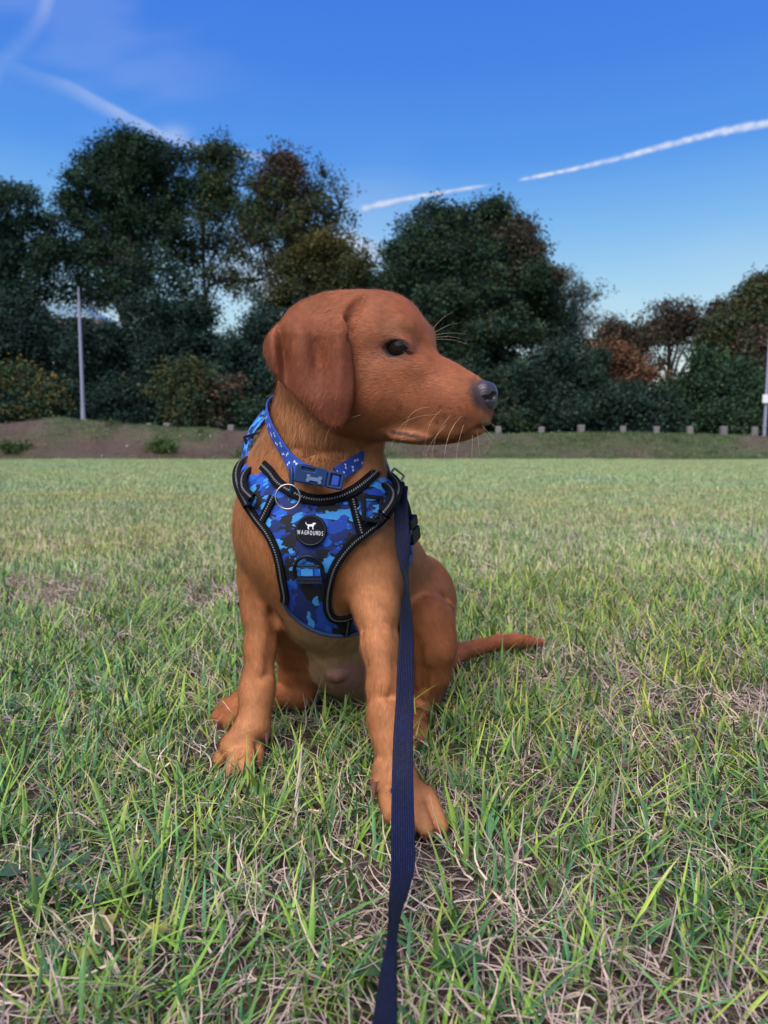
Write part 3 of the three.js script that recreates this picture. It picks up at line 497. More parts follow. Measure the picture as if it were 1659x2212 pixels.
// nose seat
headBlob([129, -37, 0], 11, 11, 14, 4, [-1, 0, 0]);
group = 'nose';
headBlob([132.2, -38.2, 0], 11.2, 10.8, 14.0, 2, [-1, 0, 0]);
headBlob([131, -31.5, 0], 9, 5.5, 12.5, 4, [-1, 0, 0]);
headBlob([135, -46, 0], 7, 7, 9, 4, [-1, 0, 0]);
for (const s of [1, -1]) {
  headBlob([131.5, -36, 9.5 * s], 8.2, 7, 5.2, 3, [-1, 0, 0]);
  headBlob([140.5, -39.5, 6.6 * s], 6.2, 3.7, 3.5, 1.6, [-1, 0, 0], 'sub', .1, -s * .5);
  headBlob([135.5, -42.2, 13.2 * s], 7.2, 1.7, 3.6, 1.6, [-1, 0, 0], 'sub', .30, -s * .35);
}
add(roundCone(HEAD.w(145, -34, 0), HEAD.w(141, -56, 0), .0007, .0010), HEAD.w(143, -45, 0), .012, .0015, Y, 'sub');
// --- the ear flap: an outline with thickness, hanging in front of the side of the head
group = 'ear';
// the depth at which the flap's middle sheet hangs, by place in the photo
function earDepth(px, py) {
  let d = .639 + .00013 * Math.max(0, 738 - px) + .027 * smooth(722, 642, py) * smooth(-40, 60, px - 560) + .005 * smooth(850, 935, py);
  const line = px - (590 + .12 * (py - 740));
  d -= .0075 * gs(line, py, 0, 760, 12, 62) - .0090 * gs(line, py, 24, 760, 14, 78);          // rolled back edge and the trough beside it
  d -= .0055 * gs(px, py, 655, 745, 24, 80) - .0065 * gs(px - (py - 760) * .16, py, 690, 770, 18, 90);
  d -= .0048 * gs(px, py, 736, 740, 18, 90) + .0036 * gs(px, py, 716, 850, 40, 46);
  return d;
}
const earLine = [[780, 646], [745, 636], [700, 636], [655, 648], [628, 664], [606, 690], [590, 704], [586, 712], [572, 726], [566, 744], [566, 762], [580, 792], [606, 826], [640, 862], [672, 893], [700, 917], [728, 927], [748, 921], [760, 902], [767, 868], [769, 830], [767, 785], [762, 745], [758, 712], [762, 686], [776, 664]];
function polyDist(pts, x, y) {
  let d = 1e9, s = 1;
  for (let i = 0, j = pts.length - 1; i < pts.length; j = i++) {
    const ex = pts[j][0] - pts[i][0], ey = pts[j][1] - pts[i][1], wx = x - pts[i][0], wy = y - pts[i][1], t = clamp((wx * ex + wy * ey) / (ex * ex + ey * ey));
    d = Math.min(d, (wx - ex * t) ** 2 + (wy - ey * t) ** 2);
    const c1 = y >= pts[i][1], c2 = y < pts[j][1], c3 = ex * wy > ey * wx;
    if ((c1 && c2 && c3) || (!c1 && !c2 && !c3)) s = -s;
  }
  return s * Math.sqrt(d);
}
const gs = (x, y, cx, cy, sx, sy) => Math.exp(-(((x - cx) / sx) ** 2 + ((y - cy) / sy) ** 2));
const earC = at(700, 772, .645), earPts = earLine.map(([px, py]) => { const p = at(px, py, earDepth(px, py)); return [p.x - earC.x, p.y - earC.y]; });
add((x, y, z) => {
  const u = x - earC.x, v = y - earC.y, d2 = polyDist(earPts, u, v), r = .0046;
  let D = .645, px = 0, py = 0;
  for (let i = 0; i < 2; i++) { px = CX + x / D * FOCAL; py = CY - (y - EYE + D * SP) / CP / D * FOCAL; D = earDepth(px, py); }
  const zc = -(D * CP + (CY - py) / FOCAL * D * SP), h = Math.abs(z - zc) * .80 - .0003, dx = d2 + r;
  return (dx > 0 ? (h > 0 ? Math.hypot(dx, h) : dx) : h > 0 ? h : Math.max(dx, h)) - r * (.95 - .25 * smooth(-.012, 0, d2));
}, at(680, 780, .65), .080, .018, V(-.22, -1, .05)).kf = (x, y, z) => .004 + .014 * smooth(at(700, 715, .65).y, at(700, 650, .65).y, y) * smooth(.000, -.02, x);

// --- evaluation
const smin = (a, b, k) => { const h = k - Math.abs(a - b); return h > 0 ? Math.min(a, b) - h * h * .25 / k : Math.min(a, b); };
const smax = (a, b, k) => { const h = k - Math.abs(a - b); return h > 0 ? Math.max(a, b) + h * h * .25 / k : Math.max(a, b); };
function evaluate(list, x, y, z) {
  let d = 1;
  for (let i = 0; i < list.length; i++) { const p = list[i]; if (p.op === 'sub') { const e = -p.d(x, y, z); d = smax(d, e, p.k); } else d = smin(d, p.d(x, y, z), p.kf ? p.kf(x, y, z) : p.k); }
  return d;
}
const order = ['torso', 'neck', 'ruff', 'legs', 'paws', 'hind', 'tail', 'head', 'ear'];
const allPrims = order.flatMap((g) => groups[g]);
const trunkPrims = ['torso', 'neck', 'legs'].flatMap((g) => groups[g]);
function near(list, x, y, z, reach) { return list.filter((p) => { const d = Math.hypot(x - p.c.x, y - p.c.y, z - p.c.z) - p.r; return d < reach + p.k; }); }
// a sight line from the eye point to the surface of a set of shapes: the depth at which it meets them
function hit(px, py, list, off = 0) {
  const e = V(0, EYE, 0), r = at(px, py, 1).sub(e); let t = .45;
  for (let i = 0; i < 260; i++) { const p = e.clone().addScaledVector(r, t), d = evaluate(near(list, p.x, p.y, p.z, .2), p.x, p.y, p.z) - off; if (d < .0002) return t; t += Math.max(.0004, d * .6); if (t > 1.3) return null; }
  return t;
}
{ // the deep crease where the front edge of the flap leaves the skull
  group = 'ear'; const path = [[786, 644, .0028], [778, 654, .0045], [768, 670, .0056], [760, 690, .0054], [757, 712, .0040], [757, 732, .002]].map(([px, py, r]) => [at(px, py, hit(px, py, allPrims) ?? .65), r]);
  for (let i = 0; i < path.length - 1; i++) { const [a, ra] = path[i], [b, rb] = path[i + 1]; const p = add(roundCone(a, b, ra, rb), a.clone().add(b).multiplyScalar(.5), .02, .006, Y, 'sub'); allPrims.push(p); }
}
const bodyField = (x, y, z) => evaluate(near(allPrims, x, y, z, .05), x, y, z);
// surface nets over blocks that the skin passes through
function meshField(list, lo, hi, h, cull = true) {
  const B = 8, n = [0, 1, 2].map((k) => Math.ceil((hi[k] - lo[k]) / h / B) * B + 1), sx = 1, sy = n[0], sz = n[0] * n[1], f = new Float32Array(n[0] * n[1] * n[2]).fill(1);
  const R = h * B * .87, active = [];
  for (let bz = 0; bz < n[2] - 1; bz += B) for (let by = 0; by < n[1] - 1; by += B) for (let bx = 0; bx < n[0] - 1; bx += B) {
    const cx = lo[0] + (bx + B / 2) * h, cy = lo[1] + (by + B / 2) * h, cz = lo[2] + (bz + B / 2) * h;
    const some = near(list, cx, cy, cz, R * 2.2);
    if (!some.length) continue;
    if (cull && Math.abs(evaluate(some, cx, cy, cz)) > R * 2.0) continue;
    active.push([bx, by, bz]);
    for (let z = bz; z <= bz + B; z++) for (let y = by; y <= by + B; y++) for (let x = bx; x <= bx + B; x++) { const i = x + y * sy + z * sz; if (f[i] === 1) f[i] = evaluate(some, lo[0] + x * h, lo[1] + y * h, lo[2] + z * h); }
  }
  const ids = new Int32Array(f.length).fill(-1), pos = [], idx = [];
  const corner = [0, sx, sy, sx + sy, sz, sx + sz, sy + sz, sx + sy + sz], edges = [[0, 1], [2, 3], [4, 5], [6, 7], [0, 2], [1, 3], [4, 6], [5, 7], [0, 4], [1, 5], [2, 6], [3, 7]];
  for (const [bx, by, bz] of active) for (let z = bz; z < bz + B; z++) for (let y = by; y < by + B; y++) for (let x = bx; x < bx + B; x++) {
    const i = x + y * sy + z * sz; let m = 0; for (let c = 0; c < 8; c++) if (f[i + corner[c]] < 0) m |= 1 << c;
    if (m === 0 || m === 255) continue;
    let ax = 0, ay = 0, az = 0, k = 0;
    for (const [a, b] of edges) { if (((m >> a) & 1) === ((m >> b) & 1)) continue; const fa = f[i + corner[a]], fb = f[i + corner[b]], t = fa / (fa - fb); ax += (a & 1) + t * ((b & 1) - (a & 1)); ay += ((a >> 1) & 1) + t * (((b >> 1) & 1) - ((a >> 1) & 1)); az += (a >> 2) + t * ((b >> 2) - (a >> 2)); k++; }
    ids[i] = pos.length / 3; pos.push(lo[0] + (x + ax / k) * h, lo[1] + (y + ay / k) * h, lo[2] + (z + az / k) * h);
  }
  const quad = (a, b, c, d, flip) => { if (a < 0 || b < 0 || c < 0 || d < 0) return; if (flip) idx.push(a, c, b, b, c, d); else idx.push(a, b, c, b, d, c); };
  for (const [bx, by, bz] of active) for (let z = Math.max(1, bz); z < bz + B; z++) for (let y = Math.max(1, by); y < by + B; y++) for (let x = Math.max(1, bx); x < bx + B; x++) {
    const i = x + y * sy + z * sz, s = f[i] < 0;
    if (s !== (f[i + sx] < 0)) quad(ids[i - sy - sz], ids[i - sz], ids[i - sy], ids[i], !s);
    if (s !== (f[i + sy] < 0)) quad(ids[i - sx - sz], ids[i - sx], ids[i - sz], ids[i], !s);
    if (s !== (f[i + sz] < 0)) quad(ids[i - sx - sy], ids[i - sy], ids[i - sx], ids[i], !s);
  }
  const g = new THREE.BufferGeometry();
  g.setAttribute('position', new THREE.Float32BufferAttribute(pos, 3)); g.setIndex(idx); g.computeVertexNormals();
  return g;
}
// ---------------------------------------------------------------- the dog
const t0 = Date.now();
const bodyGeo = FLAGS.dog ? meshField(allPrims, [-.26, -.02, -1.16], [.27, .50, -.52], .0018) : null;
const eyeR = .0132;
// what colour the coat has at a place
function coat(x, y, z) {
  const ds = {}; for (const g of order) ds[g] = evaluate(near(groups[g], x, y, z, .03), x, y, z);
  let w = 0, c = [0, 0, 0], L = 0; const base = { torso: [.38, .148, .056], neck: [.42, .178, .072], ruff: [.43, .185, .078], legs: [.39, .160, .066], paws: [.41, .176, .075], hind: [.345, .120, .044], tail: [.31, .096, .038], head: [.275, .090, .040], ear: [.215, .064, .034] };
  const ln = { torso: .010, neck: .013, ruff: .014, legs: .0065, paws: .0045, hind: .008, tail: .011, head: .0052, ear: .0055 };
  const lo = Math.min(...Object.values(ds)), ear = ds.ear < .0012;
  for (const g of order) { if (g === 'ear' ? !ear : ear) continue; const k = Math.exp(-(ds[g] - lo) / .008); w += k; L += k * ln[g]; for (let i = 0; i < 3; i++) c[i] += k * base[g][i]; }
  c = c.map((v) => v / w); L /= w; if (ear) c = mix3(c, base.head, smooth(at(700, 850, .65).y, at(700, 650, .65).y, y));
  if (!ear && ds.head < .012) {
    const [hx, hy, hz] = toHead(x, y, z), az = Math.abs(hz);
    c = mix3(c, [.37, .145, .064], .75 * smooth(-50, -74, hy) * smooth(-20, 30, hx));                       // paler lips and jaw
    c = mix3(c, [.36, .13, .06], .6 * smooth(12, 4, az) * smooth(40, 90, hx) * smooth(-60, -20, hy));        // paler bridge of the muzzle
    c = mix3(c, [.37, .165, .08], .55 * gs(hx, hy, 56, 19, 15, 5) * (az > 15 ? 1 : 0));                     // eyebrow
    const ed = Math.hypot((hx - 58.8) / 1.28, (hy - 1.6) / .88, 0); c = mix3(c, [.12, .05, .04], .42 * smooth(20, 10, ed) * (az > 18 ? 1 : 0)); if (hz > 18) c = mix3(c, [.022, .014, .016], smooth(10.9, 8.6, ed));
    
    c = mix3(c, [.05, .032, .036], smooth(20, 13, Math.hypot(hx - 132, hy + 39, hz * .7)));                 // dark skin round the nose
    const mouth = Math.abs(hy - (hx < 105 ? lerp(-73, -80, clamp((hx - 54) / 40)) : lerp(-80, -65, clamp((hx - 107) / 26))));
    if (hx > 53) c = mix3(c, [.07, .035, .032], smooth(2.8, 1.0, mouth) * lerp(.95, .55, smooth(74, 92, hx)));
    if (hx > 54 && hx < 88 && hy < -78) c = mix3(c, [.16, .06, .04], .5 * smooth(-79, -82, hy));
    c = mix3(c, [.58, .40, .26], .3 * smooth(-54, -62, hy) * smooth(131, 136, hx));                            // pale whiskery chin
    for (let i = 0; i < 9; i++) { const wx = 92 + (i % 4) * 8.5 + (i > 3 ? 4 : 0), wy = -50 - Math.floor(i / 4) * 7 - (i % 4) * .8; c = mix3(c, [.05, .03, .03], .75 * smooth(1.9, .7, Math.hypot(hx - wx, hy - wy))); }
    L *= lerp(1, .7, smooth(70, 110, hx));
  }
  // belly and groin: paler coat, bare pinkish skin about the sheath
  const bel = at(735, 1420, .80), gr = at(752, 1458, .82), bd = Math.hypot(x - bel.x, (y - bel.y) * .9, (z - bel.z) * .6), gd = Math.hypot(x - gr.x, (y - gr.y) * 1.1, (z - gr.z) * .7);
  if (ds.legs > .012 && ds.hind > .006) { c = mix3(c, [.50, .31, .17], 1.0 * smooth(.115, .05, bd)); const s = smooth(.044, .016, gd) * smooth(.35, .75, fbm(x * 40, y * 40, z * 40, 2) + .25); c = mix3(c, [.25, .115, .105], s * .9); L *= lerp(1, .25, s); }
  // legs: paler down the front
  if (ds.legs < .004) c = mix3(c, [.46, .205, .092], .55 * smooth(.42, .75, fbm(x * 14, y * 7, z * 9, 2)));
  return { c, L, ear, ds };
}
function flowAt(x, y, z, n) {
  let d = V(0, 0, 0), lo = 1; const list = near(allPrims, x, y, z, .03).filter((p) => p.op !== 'sub'), dist = list.map((p) => { const v = p.d(x, y, z); if (v < lo) lo = v; return v; });
  list.forEach((p, i) => d.addScaledVector(p.flow, Math.exp(-(dist[i] - lo) / .008)));
  d.addScaledVector(n, -d.dot(n)); return d.lengthSq() < 1e-8 ? V(0, -1, 0) : d.normalize();
}
let dogRoots = null;
if (FLAGS.dog) {
  seed(71);
  const dog = thing('dog', 'reddish brown puppy sitting in the grass with its head turned to the right', 'dog');
  const pos = bodyGeo.attributes.position, nor = bodyGeo.attributes.normal, N = pos.count, col = new Float32Array(N * 3), lens = new Float32Array(N), clothed = new Uint8Array(N);
  for (let i = 0; i < N; i++) {
    const x = pos.getX(i), y = pos.getY(i), z = pos.getZ(i), { c, L, ds } = coat(x, y, z), e = ds.ear < .0012, v = e ? .80 + .40 * fbm(x * 150, y * 26, z * 60, 3) : .78 + .44 * fbm(x * 70, y * 70, z * 70, 3);
    col[i * 3] = c[0] * v; col[i * 3 + 1] = c[1] * v; col[i * 3 + 2] = c[2] * v; lens[i] = L; clothed[i] = ds.torso < .006 || y < .03 ? 1 : 0;
  }
  bodyGeo.setAttribute('color', new THREE.BufferAttribute(col, 3));
  const skin = new THREE.MeshPhysicalMaterial({ vertexColors: true, roughness: .85, specularIntensity: .4 });
  const body = part('body', bodyGeo, skin, dog);
  // eyes, wet nose, claws
  for (const s of [1, -1]) { const p = s > 0 ? HEAD.w(57.5, 1.8, 24.2) : HEAD.w(53.5, 0, -22.5), g = new THREE.SphereGeometry(eyeR, 48, 32); g.translate(p.x, p.y, p.z); part('eye', g, std([.009, .006, .005], .06, { specularIntensity: .16, clearcoat: 0, clearcoatRoughness: .02, ior: 1.36 }), dog); }
  const noseGeo = meshField(groups.nose, [HEAD.w(133, -38, 0).x - .026, HEAD.w(133, -38, 0).y - .026, HEAD.w(133, -38, 0).z - .026], [HEAD.w(133, -38, 0).x + .026, HEAD.w(133, -38, 0).y + .026, HEAD.w(133, -38, 0).z + .026], .00065);
  { const p = noseGeo.attributes.position, uv = new Float32Array(p.count * 2); for (let i = 0; i < p.count; i++) { const h = toHead(p.getX(i), p.getY(i), p.getZ(i)); uv[i * 2] = (h[2] + h[0] * .6) / 30; uv[i * 2 + 1] = (h[1] + h[0] * .3) / 30; } noseGeo.setAttribute('uv', new THREE.BufferAttribute(uv, 2)); }
  const pebble = canvasTexture(512, 512, (g, w) => { g.fillStyle = '#000'; g.fillRect(0, 0, w, w); for (let i = 0; i < 2600; i++) { const x = rnd() * w, y = rnd() * w, r = rr(5, 11), q = g.createRadialGradient(x, y, 0, x, y, r); q.addColorStop(0, 'rgba(255,255,255,.8)'); q.addColorStop(1, 'rgba(255,255,255,0)'); g.fillStyle = q; g.beginPath(); g.arc(x, y, r, 0, 6.283); g.fill(); } });
  pebble.colorSpace = THREE.NoColorSpace;
  part('nose', noseGeo, new THREE.MeshPhysicalMaterial({ color: new THREE.Color().setRGB(.034, .026, .038), roughness: .38, bumpMap: pebble, bumpScale: .0004, clearcoat: .25, clearcoatRoughness: .35 }), dog);
  const clawMat = std([.16, .075, .06], .45);
  const clawAt = (p, d, l = .008, r = .0021) => { const n = d.clone().normalize(), bend = V(0, -1, 0), pts = [0, .35, .7, 1].map((t) => p.clone().addScaledVector(n, l * t).addScaledVector(bend, l * .45 * t * t)); part('claw', limb(pts, r, .0005, 8), clawMat, dog); };
  for (const [k, t] of [...pawLeft, ...pawRight]) clawAt(t.clone().lerp(k, -.25).add(V(0, .001, 0)), t.clone().sub(k).setY(-.004));
  for (const [k, t] of [[S(884, 1582, .765), S(880, 1600, .757)], [S(899, 1580, .766), S(899, 1598, .755)], [S(911, 1578, .770), S(913, 1594, .760)], [S(492, 1524, .825), S(473, 1543, .822)], [S(500, 1532, .818), S(482, 1550, .812)]]) clawAt(t.clone(), t.clone().sub(k), .008, .0022);
  clawAt(S(575, 1582, .726), V(.12, -1, .25), .010, .0030); clawAt(S(810, 1686, .606), V(-.1, -1, .2), .012, .0032);
  // whiskers and brow hairs
  const hairMat = std([.55, .40, .27], .4);
  const whisk = (a, b, sag, r = .00009) => { const mid = a.clone().lerp(b, .55).add(sag); part('whisker', limb([a, a.clone().lerp(mid, .5).addScaledVector(sag, .2), mid, b], r, r * .25, 5), hairMat, dog); };
  const hw = (x, y, z) => HEAD.w(x, y, z);
  whisk(hw(92, -50, 29), hw(72, -88, 58), V(-.004, .012, 0)); whisk(hw(96, -57, 29), hw(62, -96, 62), V(-.006, .012, 0)); whisk(hw(101, -52, 28), hw(96, -98, 60), V(-.003, .008, 0)); whisk(hw(108, -58, 27), hw(100, -110, 52), V(-.004, .006, 0)); whisk(hw(113, -64, 26), hw(112, -108, 50), V(-.003, .004, 0)); whisk(hw(120, -66, 24), hw(121, -104, 44), V(-.002, 0, 0)); whisk(hw(105, -66, 28), hw(90, -112, 52), V(-.003, .004, 0)); whisk(hw(118, -58, 24), hw(112, -92, 50), V(-.002, .004, 0));
  whisk(hw(28, -58, 46), hw(0, -96, 66), V(-.010, .006, .004), .00012); whisk(hw(128, -72, 8), hw(134, -94, 18), V(0, 0, 0)); whisk(hw(124, -75, 10), hw(128, -100, 22), V(0, 0, 0)); whisk(hw(130, -68, 2), hw(143, -84, 6), V(0, 0, 0)); whisk(hw(134, -62, 0), hw(149, -70, -2), V(0, 0, 0)); whisk(hw(132, -66, 8), hw(146, -78, 14), V(0, 0, 0));
  for (const [a, b] of [[[70, 24, -26], [92, 36, -44]], [[70, 22, -27], [98, 24, -46]], [[72, 18, -27], [100, 14, -44]], [[68, 27, -25], [84, 46, -40]], [[71, 20, -27], [96, 19, -50]]]) whisk(hw(...a), hw(...b), V(0, .002, 0), .00011);
  // the coat
  if (FLAGS.fur) {
    const index = bodyGeo.index.array, T = index.length / 3, cum = new Float32Array(T); let sum = 0;
    const A = V(0, 0, 0), B2 = V(0, 0, 0), C = V(0, 0, 0), n = V(0, 0, 0), eye = V(0, EYE, 0);
    for (let t = 0; t < T; t++) {
      A.fromBufferAttribute(pos, index[t * 3]); B2.fromBufferAttribute(pos, index[t * 3 + 1]); C.fromBufferAttribute(pos, index[t * 3 + 2]);
      n.crossVectors(B2.clone().sub(A), C.clone().sub(A)); const area = n.length() / 2; n.normalize();
      const face = n.dot(eye.clone().sub(A).normalize());
      sum += area * (face < -.35 ? .3 : 1) * (lens[index[t * 3]] < .006 ? 1.7 : lens[index[t * 3]] < .008 ? 1.3 : 1); cum[t] = sum;
    }
    const COUNT = 380000, fp = new Float32Array(COUNT * 15), fn = new Float32Array(COUNT * 15), fc = new Float32Array(COUNT * 15), fi = new Uint32Array(COUNT * 9);
    let made = 0, flowCache = new Map();
    for (let h = 0; h < COUNT; h++) {
      const r = (h + rnd()) / COUNT * sum; let lo = 0, hi = T - 1; while (lo < hi) { const m = (lo + hi) >> 1; if (cum[m] < r) lo = m + 1; else hi = m; }
      const i0 = index[lo * 3], i1 = index[lo * 3 + 1], i2 = index[lo * 3 + 2]; let u = rnd(), v = rnd(); if (u + v > 1) { u = 1 - u; v = 1 - v; } const w = 1 - u - v;
      A.set(0, 0, 0).addScaledVector(B2.fromBufferAttribute(pos, i0), w).addScaledVector(C.fromBufferAttribute(pos, i1), u).addScaledVector(n.fromBufferAttribute(pos, i2), v);
      if (A.y < .002) continue;
      n.set(0, 0, 0).addScaledVector(B2.fromBufferAttribute(nor, i0), w).addScaledVector(C.fromBufferAttribute(nor, i1), u); B2.fromBufferAttribute(nor, i2); n.addScaledVector(B2, v).normalize();
      const [hx, hy, hz] = toHead(A.x, A.y, A.z);
      if (Math.hypot(hx - 133, hy + 37, hz) < 15.5) continue;
      if (Math.abs(hz) > 18 && Math.hypot((hx - 58.3) / 1.3, (hy - 1.6) / .86) < 8.6) continue;
      const L = lens[i0] * rr(.7, 1.25); if (L < .0022 && rnd() < .7) continue;
      let f = flowCache.get(i0); if (!f) { f = flowAt(A.x, A.y, A.z, n); flowCache.set(i0, f); }
      const swirl = 1.1 * (fbm(A.x * 22, A.y * 22, A.z * 22, 2) - .5) + gauss() * .13, cs = Math.cos(swirl), sn = Math.sin(swirl);
      const d = f.clone().multiplyScalar(cs).addScaledVector(C.crossVectors(n, f), sn).normalize(), lift = !clothed[i0] && rnd() < .07 ? rr(.4, .9) : rr(.10, .28), wd = C.crossVectors(n, d).normalize().clone(), hw2 = rr(.00010, .00020);
      const p1 = A.clone().addScaledVector(d, L * .5).addScaledVector(n, L * lift * .5), p2 = A.clone().addScaledVector(d, L * .98).addScaledVector(n, L * lift * .62);
      A.addScaledVector(n, -.0002);
      const tone = rr(.86, 1.16) * (.74 + .30 * noise3(A.x * 330, A.y * 330, A.z * 330) + .24 * noise3(A.x * 110, A.y * 110, A.z * 110)), hue = gauss() * .03, k = made * 15;
      [[A, hw2], [A, -hw2], [p1, hw2 * .85], [p1, -hw2 * .85], [p2, 0]].forEach(([p, s], j) => {
        fp[k + j * 3] = p.x + wd.x * s; fp[k + j * 3 + 1] = p.y + wd.y * s; fp[k + j * 3 + 2] = p.z + wd.z * s;
        const q = n; fn[k + j * 3] = q.x; fn[k + j * 3 + 1] = q.y; fn[k + j * 3 + 2] = q.z;
        fc[k + j * 3] = col[i0 * 3] * tone * (1 + hue); fc[k + j * 3 + 1] = col[i0 * 3 + 1] * tone; fc[k + j * 3 + 2] = col[i0 * 3 + 2] * tone * (1 - hue);
      });
      const b = made * 5; fi.set([b, b + 1, b + 2, b + 1, b + 3, b + 2, b + 2, b + 3, b + 4], made * 9); made++;
    }
    const g = new THREE.BufferGeometry();
    g.setAttribute('position', new THREE.BufferAttribute(fp.subarray(0, made * 15), 3)); g.setAttribute('normal', new THREE.BufferAttribute(fn.subarray(0, made * 15), 3)); g.setAttribute('color', new THREE.BufferAttribute(fc.subarray(0, made * 15), 3)); g.setIndex(new THREE.BufferAttribute(fi.subarray(0, made * 9), 1));
    const fur = part('fur', g, new THREE.MeshPhysicalMaterial({ vertexColors: true, roughness: .62, side: THREE.DoubleSide, specularIntensity: .5, sheen: .25, sheenRoughness: .5, sheenColor: new THREE.Color().setRGB(.5, .36, .26) }), body);
    fur.userData.kind = 'stuff';
  }
}
console.log('dog built in', Date.now() - t0);
// ---------------------------------------------------------------- harness, collar and leash
const wearOn = [...groups.torso, ...groups.neck, ...groups.legs.filter((p) => p.shoulder)];
function gradient(list, p, e = .0015) { const L = near(list, p.x, p.y, p.z, .08), f = (a, b, c) => evaluate(L, a, b, c); return V(f(p.x + e, p.y, p.z) - f(p.x - e, p.y, p.z), f(p.x, p.y + e, p.z) - f(p.x, p.y - e, p.z), f(p.x, p.y, p.z + e) - f(p.x, p.y, p.z - e)).normalize(); }
const place = (px, py, off, list = wearOn) => at(px, py, hit(px, py, list, off) ?? .78);
function smoothPath(pts, step = .003) { const c = new THREE.CatmullRomCurve3(pts, false, 'centripetal'), n = Math.max(4, Math.round(c.getLength() / step)); return c.getSpacedPoints(n); }
// a woven band along a path; normals say which way its face looks
function band(points, normals, width, thick = .0016, bulge = 0) {
  const n = points.length, pos = [], uv = [], idx = [], prof = [[-.5, -.5], [-.5, .2], [-.46, .5], [-.22, .5 + bulge * .7], [0, .5 + bulge], [.22, .5 + bulge * .7], [.46, .5], [.5, .2], [.5, -.5]], m = prof.length; let run = 0;
  for (let i = 0; i < n; i++) {
    const w = typeof width === 'function' ? width(i / (n - 1)) : width, t = points[Math.min(n - 1, i + 1)].clone().sub(points[Math.max(0, i - 1)]).normalize(), nn = normals[i].clone().addScaledVector(t, -normals[i].dot(t)).normalize(), s = t.clone().cross(nn).normalize();
    if (i) run += points[i].distanceTo(points[i - 1]);
    for (const [a, b] of prof) { const q = points[i].clone().addScaledVector(s, a * w).addScaledVector(nn, b * thick); pos.push(q.x, q.y, q.z); uv.push(run, a + .5); }
  }
  for (let i = 0; i < n - 1; i++) for (let j = 0; j < m; j++) { const k = (j + 1) % m, a = i * m + j, b = i * m + k, c = a + m, d = b + m; idx.push(a, b, c, b, d, c); }
  const g = new THREE.BufferGeometry(); g.setAttribute('position', new THREE.Float32BufferAttribute(pos, 3)); g.setAttribute('uv', new THREE.Float32BufferAttribute(uv, 2)); g.setIndex(idx); g.computeVertexNormals(); return g;
}
function onBody(path, off, step = .003, list = wearOn) { const pts = smoothPath(path.map(([x, y, z]) => z ? at(x, y, z) : place(x, y, off, list)), step); return pts.map((p) => { const d = evaluate(near(list, p.x, p.y, p.z, .08), p.x, p.y, p.z); if (d < off) p.addScaledVector(gradient(list, p), off - d); return p; }); }
const bodyNormals = (pts, list = wearOn) => pts.map((p) => gradient(list, p));
// a sheet between two lines of points, with thickness
function sheet(A, B, thick = .002, across = 8) {
  const n = 24, ca = new THREE.CatmullRomCurve3(A).getSpacedPoints(n), cb = new THREE.CatmullRomCurve3(B).getSpacedPoints(n), top = [], uv = [];
  for (let i = 0; i <= n; i++) for (let j = 0; j <= across; j++) { const p = ca[i].clone().lerp(cb[i], j / across); top.push(p); uv.push(p.x + p.z * .6, p.y + p.z * .5); }
  return solid(top, uv, (q) => { for (let i = 0; i < n; i++) for (let j = 0; j < across; j++) { const a = i * (across + 1) + j, b = a + across + 1; q(a, b, a + 1, b + 1); } }, thick);
}
function solid(top, uv, quads, thick, outward) {
  const idx = []; quads((a, b, c, d) => idx.push(a, b, c, b, d, c));
  const flat = new THREE.BufferGeometry(); flat.setAttribute('position', new THREE.Float32BufferAttribute(top.flatMap((p) => [p.x, p.y, p.z]), 3)); flat.setIndex(idx); flat.computeVertexNormals();
  const nn = flat.attributes.normal, N = top.length, eye = V(0, EYE, 0), mid = Math.floor(N / 2); let sgn = 1; if (V(0, 0, 0).fromBufferAttribute(nn, mid).dot(eye.clone().sub(top[mid])) < 0) { sgn = -1; for (let i = 0; i < idx.length; i += 3) { const t = idx[i]; idx[i] = idx[i + 1]; idx[i + 1] = t; } }
  const pos = [...top.flatMap((p) => [p.x, p.y, p.z])], all = [...idx], uv2 = [...uv, ...uv];
  for (let i = 0; i < N; i++) pos.push(top[i].x - nn.getX(i) * sgn * thick, top[i].y - nn.getY(i) * sgn * thick, top[i].z - nn.getZ(i) * sgn * thick);
  const count = new Map(); const key = (a, b) => a < b ? a * N + b : b * N + a;
  for (let i = 0; i < idx.length; i += 3) { const [a, b, c] = [idx[i], idx[i + 1], idx[i + 2]]; all.push(a + N, c + N, b + N); for (const [p, q] of [[a, b], [b, c], [c, a]]) count.set(key(p, q), count.has(key(p, q)) ? null : [p, q]); }
  for (const e of count.values()) if (e) all.push(e[0], e[0] + N, e[1], e[1], e[0] + N, e[1] + N);
  const g = new THREE.BufferGeometry(); g.setAttribute('position', new THREE.Float32BufferAttribute(pos, 3)); g.setAttribute('uv', new THREE.Float32BufferAttribute(uv2, 2)); g.setIndex(all); g.computeVertexNormals(); return g;
}
const inside = (poly, x, y) => { let c = false; for (let i = 0, j = poly.length - 1; i < poly.length; j = i++) if ((poly[i][1] > y) !== (poly[j][1] > y) && x < (poly[j][0] - poly[i][0]) * (y - poly[i][1]) / (poly[j][1] - poly[i][1]) + poly[i][0]) c = !c; return c; };
const dev = (x, y) => [459 + x * .32553, 864.1 + y * .32553];
const line = (...p) => { const o = []; for (let i = 0; i < p.length; i += 2) o.push(dev(p[i], p[i + 1])); return o; };
function frameAt(px, py, off, list = wearOn) { const p = place(px, py, off, list), n = gradient(list, p), v = V(0, 1, 0).addScaledVector(n, -n.y).normalize(), u = v.clone().cross(n).normalize(); return { p, n, u, v, m: new THREE.Matrix4().makeBasis(u, v, n).setPosition(p) }; }
